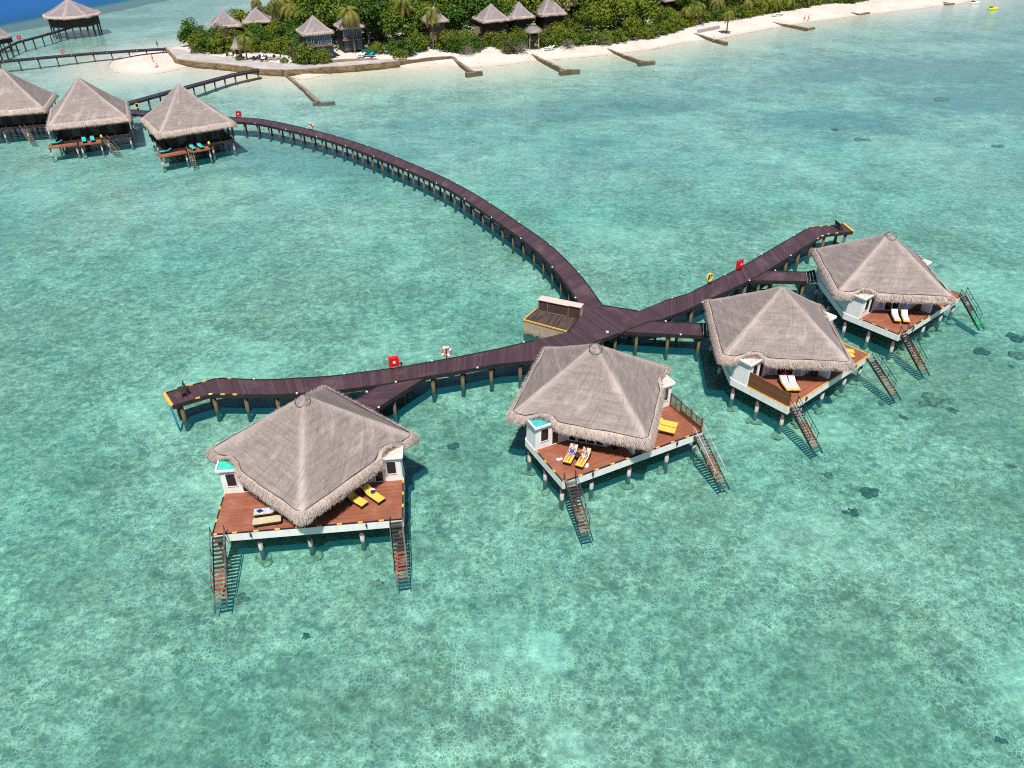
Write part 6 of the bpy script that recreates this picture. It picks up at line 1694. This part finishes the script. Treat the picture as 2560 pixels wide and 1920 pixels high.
for k, (px, py, rz, c, lab) in enumerate([(892, 143, 1.2, 'whitecloth', 'pale lounger on the sand right of the glass hut, left of two'), (903, 142, 1.2, 'whitecloth', 'pale lounger on the sand right of the glass hut, right of two'), (924, 142, 1.3, 'blue', 'blue lounger beside a green screen right of the glass hut'),
    (1030, 137, 2.2, 'whitecloth', 'white lounger on the sand by the end of the terrace wall, left of two'), (1043, 136, 2.2, 'blue', 'blue lounger on the sand by the terrace wall end, right of two'), (1098, 129.5, 0.4, 'navy', 'navy lounger at the shrubs above the brown beach wall, left of two'), (1106, 128, 0.4, 'navy', 'navy lounger at the shrubs above the brown beach wall, right of two'),
    (1361, 124, 0.5, 'whitecloth', 'white lounger on the sand right of the lookout tower, left of two'), (1370, 123.3, 0.5, 'whitecloth', 'white lounger on the sand right of the lookout tower, right of two'), (476, 134.5, 0.2, 'navy', 'dark lounger on the pale terrace near the thin walkway end'), (1930, 40, 0.4, 'whitecloth', 'white lounger in the shade above the far brown groyne, left of two'), (1945, 38.5, 0.4, 'whitecloth', 'white lounger in the shade above the far brown groyne, right of two')]):
    beach_lounger(px, py, rz, c, lab, 1.38 if px < 960 else 1.15)
q = MB(); q.prism([(-1.6, -0.2), (1.6, -0.2), (1.6, 0.2), (-1.6, 0.2)], 0, 1.5); o = q.build('green_screen', M['tread_green']); p = P(922, 138, 1.4); o.location = (p.x, p.y, 1.35); tag(o, 'dark green windbreak beside the blue lounger right of the glass hut', 'windbreak')
o.data.materials[0] = simple('green_canvas', (0.01, 0.11, 0.07), 0.8)
# long pale boat-like wall on the sand by the lone palm
a, b = P(1745, 80, 1.0), P(1797, 69, 1.0)
q = MB(); q.bar((a.x, a.y, 1.15), (b.x, b.y, 1.15), 0.8, 1.0); o = q.build('low_wall', M['paving'], bevel=0.1); tag(o, 'low pale wall on the sand left of the lone beach palm', 'wall')
def stand(px, py, z, rz, label, skin='skin_dark', cloth='shorts', long_hair=False):
    p = P(px, py, z); person(label, (p.x, p.y, z + 0.0), rz, stand_pose(), skin, 'hair', cloth, 'shorts' if not long_hair else 'swimsuit', long_hair=long_hair, top=long_hair)
def sand_z(px, py):
    z = 0.3
    for _ in range(6):
        p = P(px, py, z); d = float(signed_dist(np.array([p.x]), np.array([p.y]), ISL)[0]); z = 1.25 * (1 - math.exp(-max(d, 0) / 7.0))
    return z
stand(383, 154, sand_z(383, 154), 2.6, 'person walking on the white sand spit', 'skin', 'orange')
p = P(393, 168, sand_z(393, 168)); person('person sitting on the wet sand of the spit', (p.x, p.y, p.z), 2.2, sit_pose(), 'skin', 'hair', 'shorts', 'shorts')
stand(395, 119.5, ZJ, 0.4, 'person in dark clothes on the thin walkway close to the spit', 'skin_dark', 'shorts', True)
stand(483, 122, 1.33, 1.0, 'person at the left edge of the trees on the pale terrace', 'skin_dark', 'shorts')
stand(2010, 53.5, sand_z(2010, 53.5), 0.5, 'left one of two bathers at the waterline beyond the brown groyne', 'skin')
stand(2020, 53, sand_z(2020, 53), -0.5, 'right one of two bathers at the waterline beyond the brown groyne', 'skin', 'red')
stand(1783, 105.5, 0.0, 0.2, 'person in white standing in the shallows by the stubby brown groyne', 'skin', 'whitecloth', True)

# water scooters off the beach
def scooter(px, py, mat, label, rz):
    p = P(px, py, 0); s = thing('water_scooter', label, 'water scooter', (p.x, p.y, 0), rz, 'water scooters off the beach')
    q = MB(); sec = [(-1.6, 0.50, 0.05, 0.50), (-1.0, 0.60, -0.15, 0.60), (0.2, 0.58, -0.2, 0.66), (1.1, 0.38, -0.12, 0.74), (1.7, 0.06, 0.15, 0.72)]
    vs = []; fs = []
    for x, w_, z0, z1 in sec: vs += [(x, -w_ * .5, z0), (x, -w_, 0.25), (x, -w_ * .8, z1), (x, w_ * .8, z1), (x, w_, 0.25), (x, w_ * .5, z0)]
    for k in range(len(sec) - 1):
        for j in range(6): a = k * 6 + j; b = k * 6 + (j + 1) % 6; fs.append((a, b, b + 6, a + 6))
    fs += [(5, 4, 3, 2, 1, 0), tuple(len(vs) - 6 + j for j in range(6))]
    q.add(vs, fs); q.build('hull', M[mat], s, bevel=0.04)
    q = MB(); q.box((-0.7, 0, 0.78), (1.3, 0.38, 0.28)); q.box((-1.15, 0, 0.95), (0.4, 0.34, 0.12)); q.build('seat', M['rail'], s, bevel=0.05)
    q = MB(); q.bar((0.1, 0, 0.7), (0.35, 0, 1.1), 0.24, 0.3); q.build('console', M[mat], s, bevel=0.04)
    q = MB(); q.tube((0.28, -0.42, 1.12), (0.28, 0.42, 1.12), 0.04); q.build('handlebar', M['rail'], s)
scooter(2437, 9.5, 'whitecloth', 'white water scooter floating at the tip of the farthest groyne', 0.1)
scooter(2482, 24, 'yel2', 'yellow water scooter floating off the far end of the beach', 0.1)

# coral heads on the seabed
CORAL = [(2330, 996, 1.25, 'coral', 'large tan coral head in the clear water right of the slat screen villa'), (2367, 995, 0.55, 'coral', 'small tan coral head touching the large one'), (2385, 1018, 0.55, 'coral_dark', 'dark coral lump just below the large tan coral head'),
         (2459, 868, 0.9, 'coral_dark', 'dark coral head right of the rightmost villa'), (2541, 877, 0.95, 'coral', 'coral head near the right edge, the lower of two'), (2550, 836, 1.1, 'coral_dark', 'coral head near the right edge, the upper of two'), (2532, 907, 0.35, 'coral_dark', 'small coral lump below the right edge coral heads'),
         (2184, 1222, 0.75, 'coral_dark', 'black boulder under water right of the slat screen villa stairs, upper one'), (2128, 1271, 0.55, 'coral_dark', 'black boulder under water right of the slat screen villa stairs, lower one'), (2206, 997, 0.5, 'coral', 'reddish coral lump by the slat screen villa side stairs'),
         (2262, 1032, 0.4, 'coral_dark', 'small dark lump left of the large tan coral head'), (599, 1489, 0.62, 'coral', 'brown coral head right of the nearest villa left stairs'), (940, 1449, 0.45, 'coral', 'brown coral lump in front of the nearest villa right side'), (761, 1583, 0.42, 'coral_dark', 'dark brown rock on the sand below the nearest villa'),
         (443, 1622, 0.38, 'coral', 'dark mottled rock at lower left'), (1131, 1106, 0.5, 'coral_dark', 'dark rock between the two nearest villas'), (2350, 244, 1.7, 'coral', 'lone coral patch in the far right lagoon'), (2160, 345, 1.5, 'coral', 'dark coral patch in the right lagoon, the left of two'), (2498, 360, 1.1, 'coral', 'dark coral patch in the right lagoon near the edge'),
         (2092, 320, 0.9, 'coral_dark', 'small dark patch just above the left lagoon coral'), (2530, 1155, 0.5, 'coral', 'pale coral lump near the right edge, mid height'), (2070, 1178, 0.45, 'coral', 'small tan rock left of the black boulders'), (2405, 1690, 0.28, 'coral_dark', 'small black rock in the lower right shallows'), (2510, 1840, 0.28, 'coral_dark', 'small black rock near the bottom right corner')]
for k, (px, py, s, mt, lab) in enumerate(CORAL):
    p = P(px, py, -0.7); rg = random.Random(k); q = MB()
    for _ in range(14):
        a = rg.uniform(0, 6.28); d = rg.uniform(0, 0.95) * s
        rr = rg.uniform(0.18, 0.5) * s
        q.blob((d * math.cos(a), d * math.sin(a) * 0.8, -0.15), rr, rr * 0.85, min(0.42, rr * 0.6), 9, 6, 0.3, rg)
    o = q.build('coral_head', M[mt], smooth=True); o.location = (p.x, p.y, -1.0); tag(o, lab, 'coral', 'coral heads on the lagoon floor')
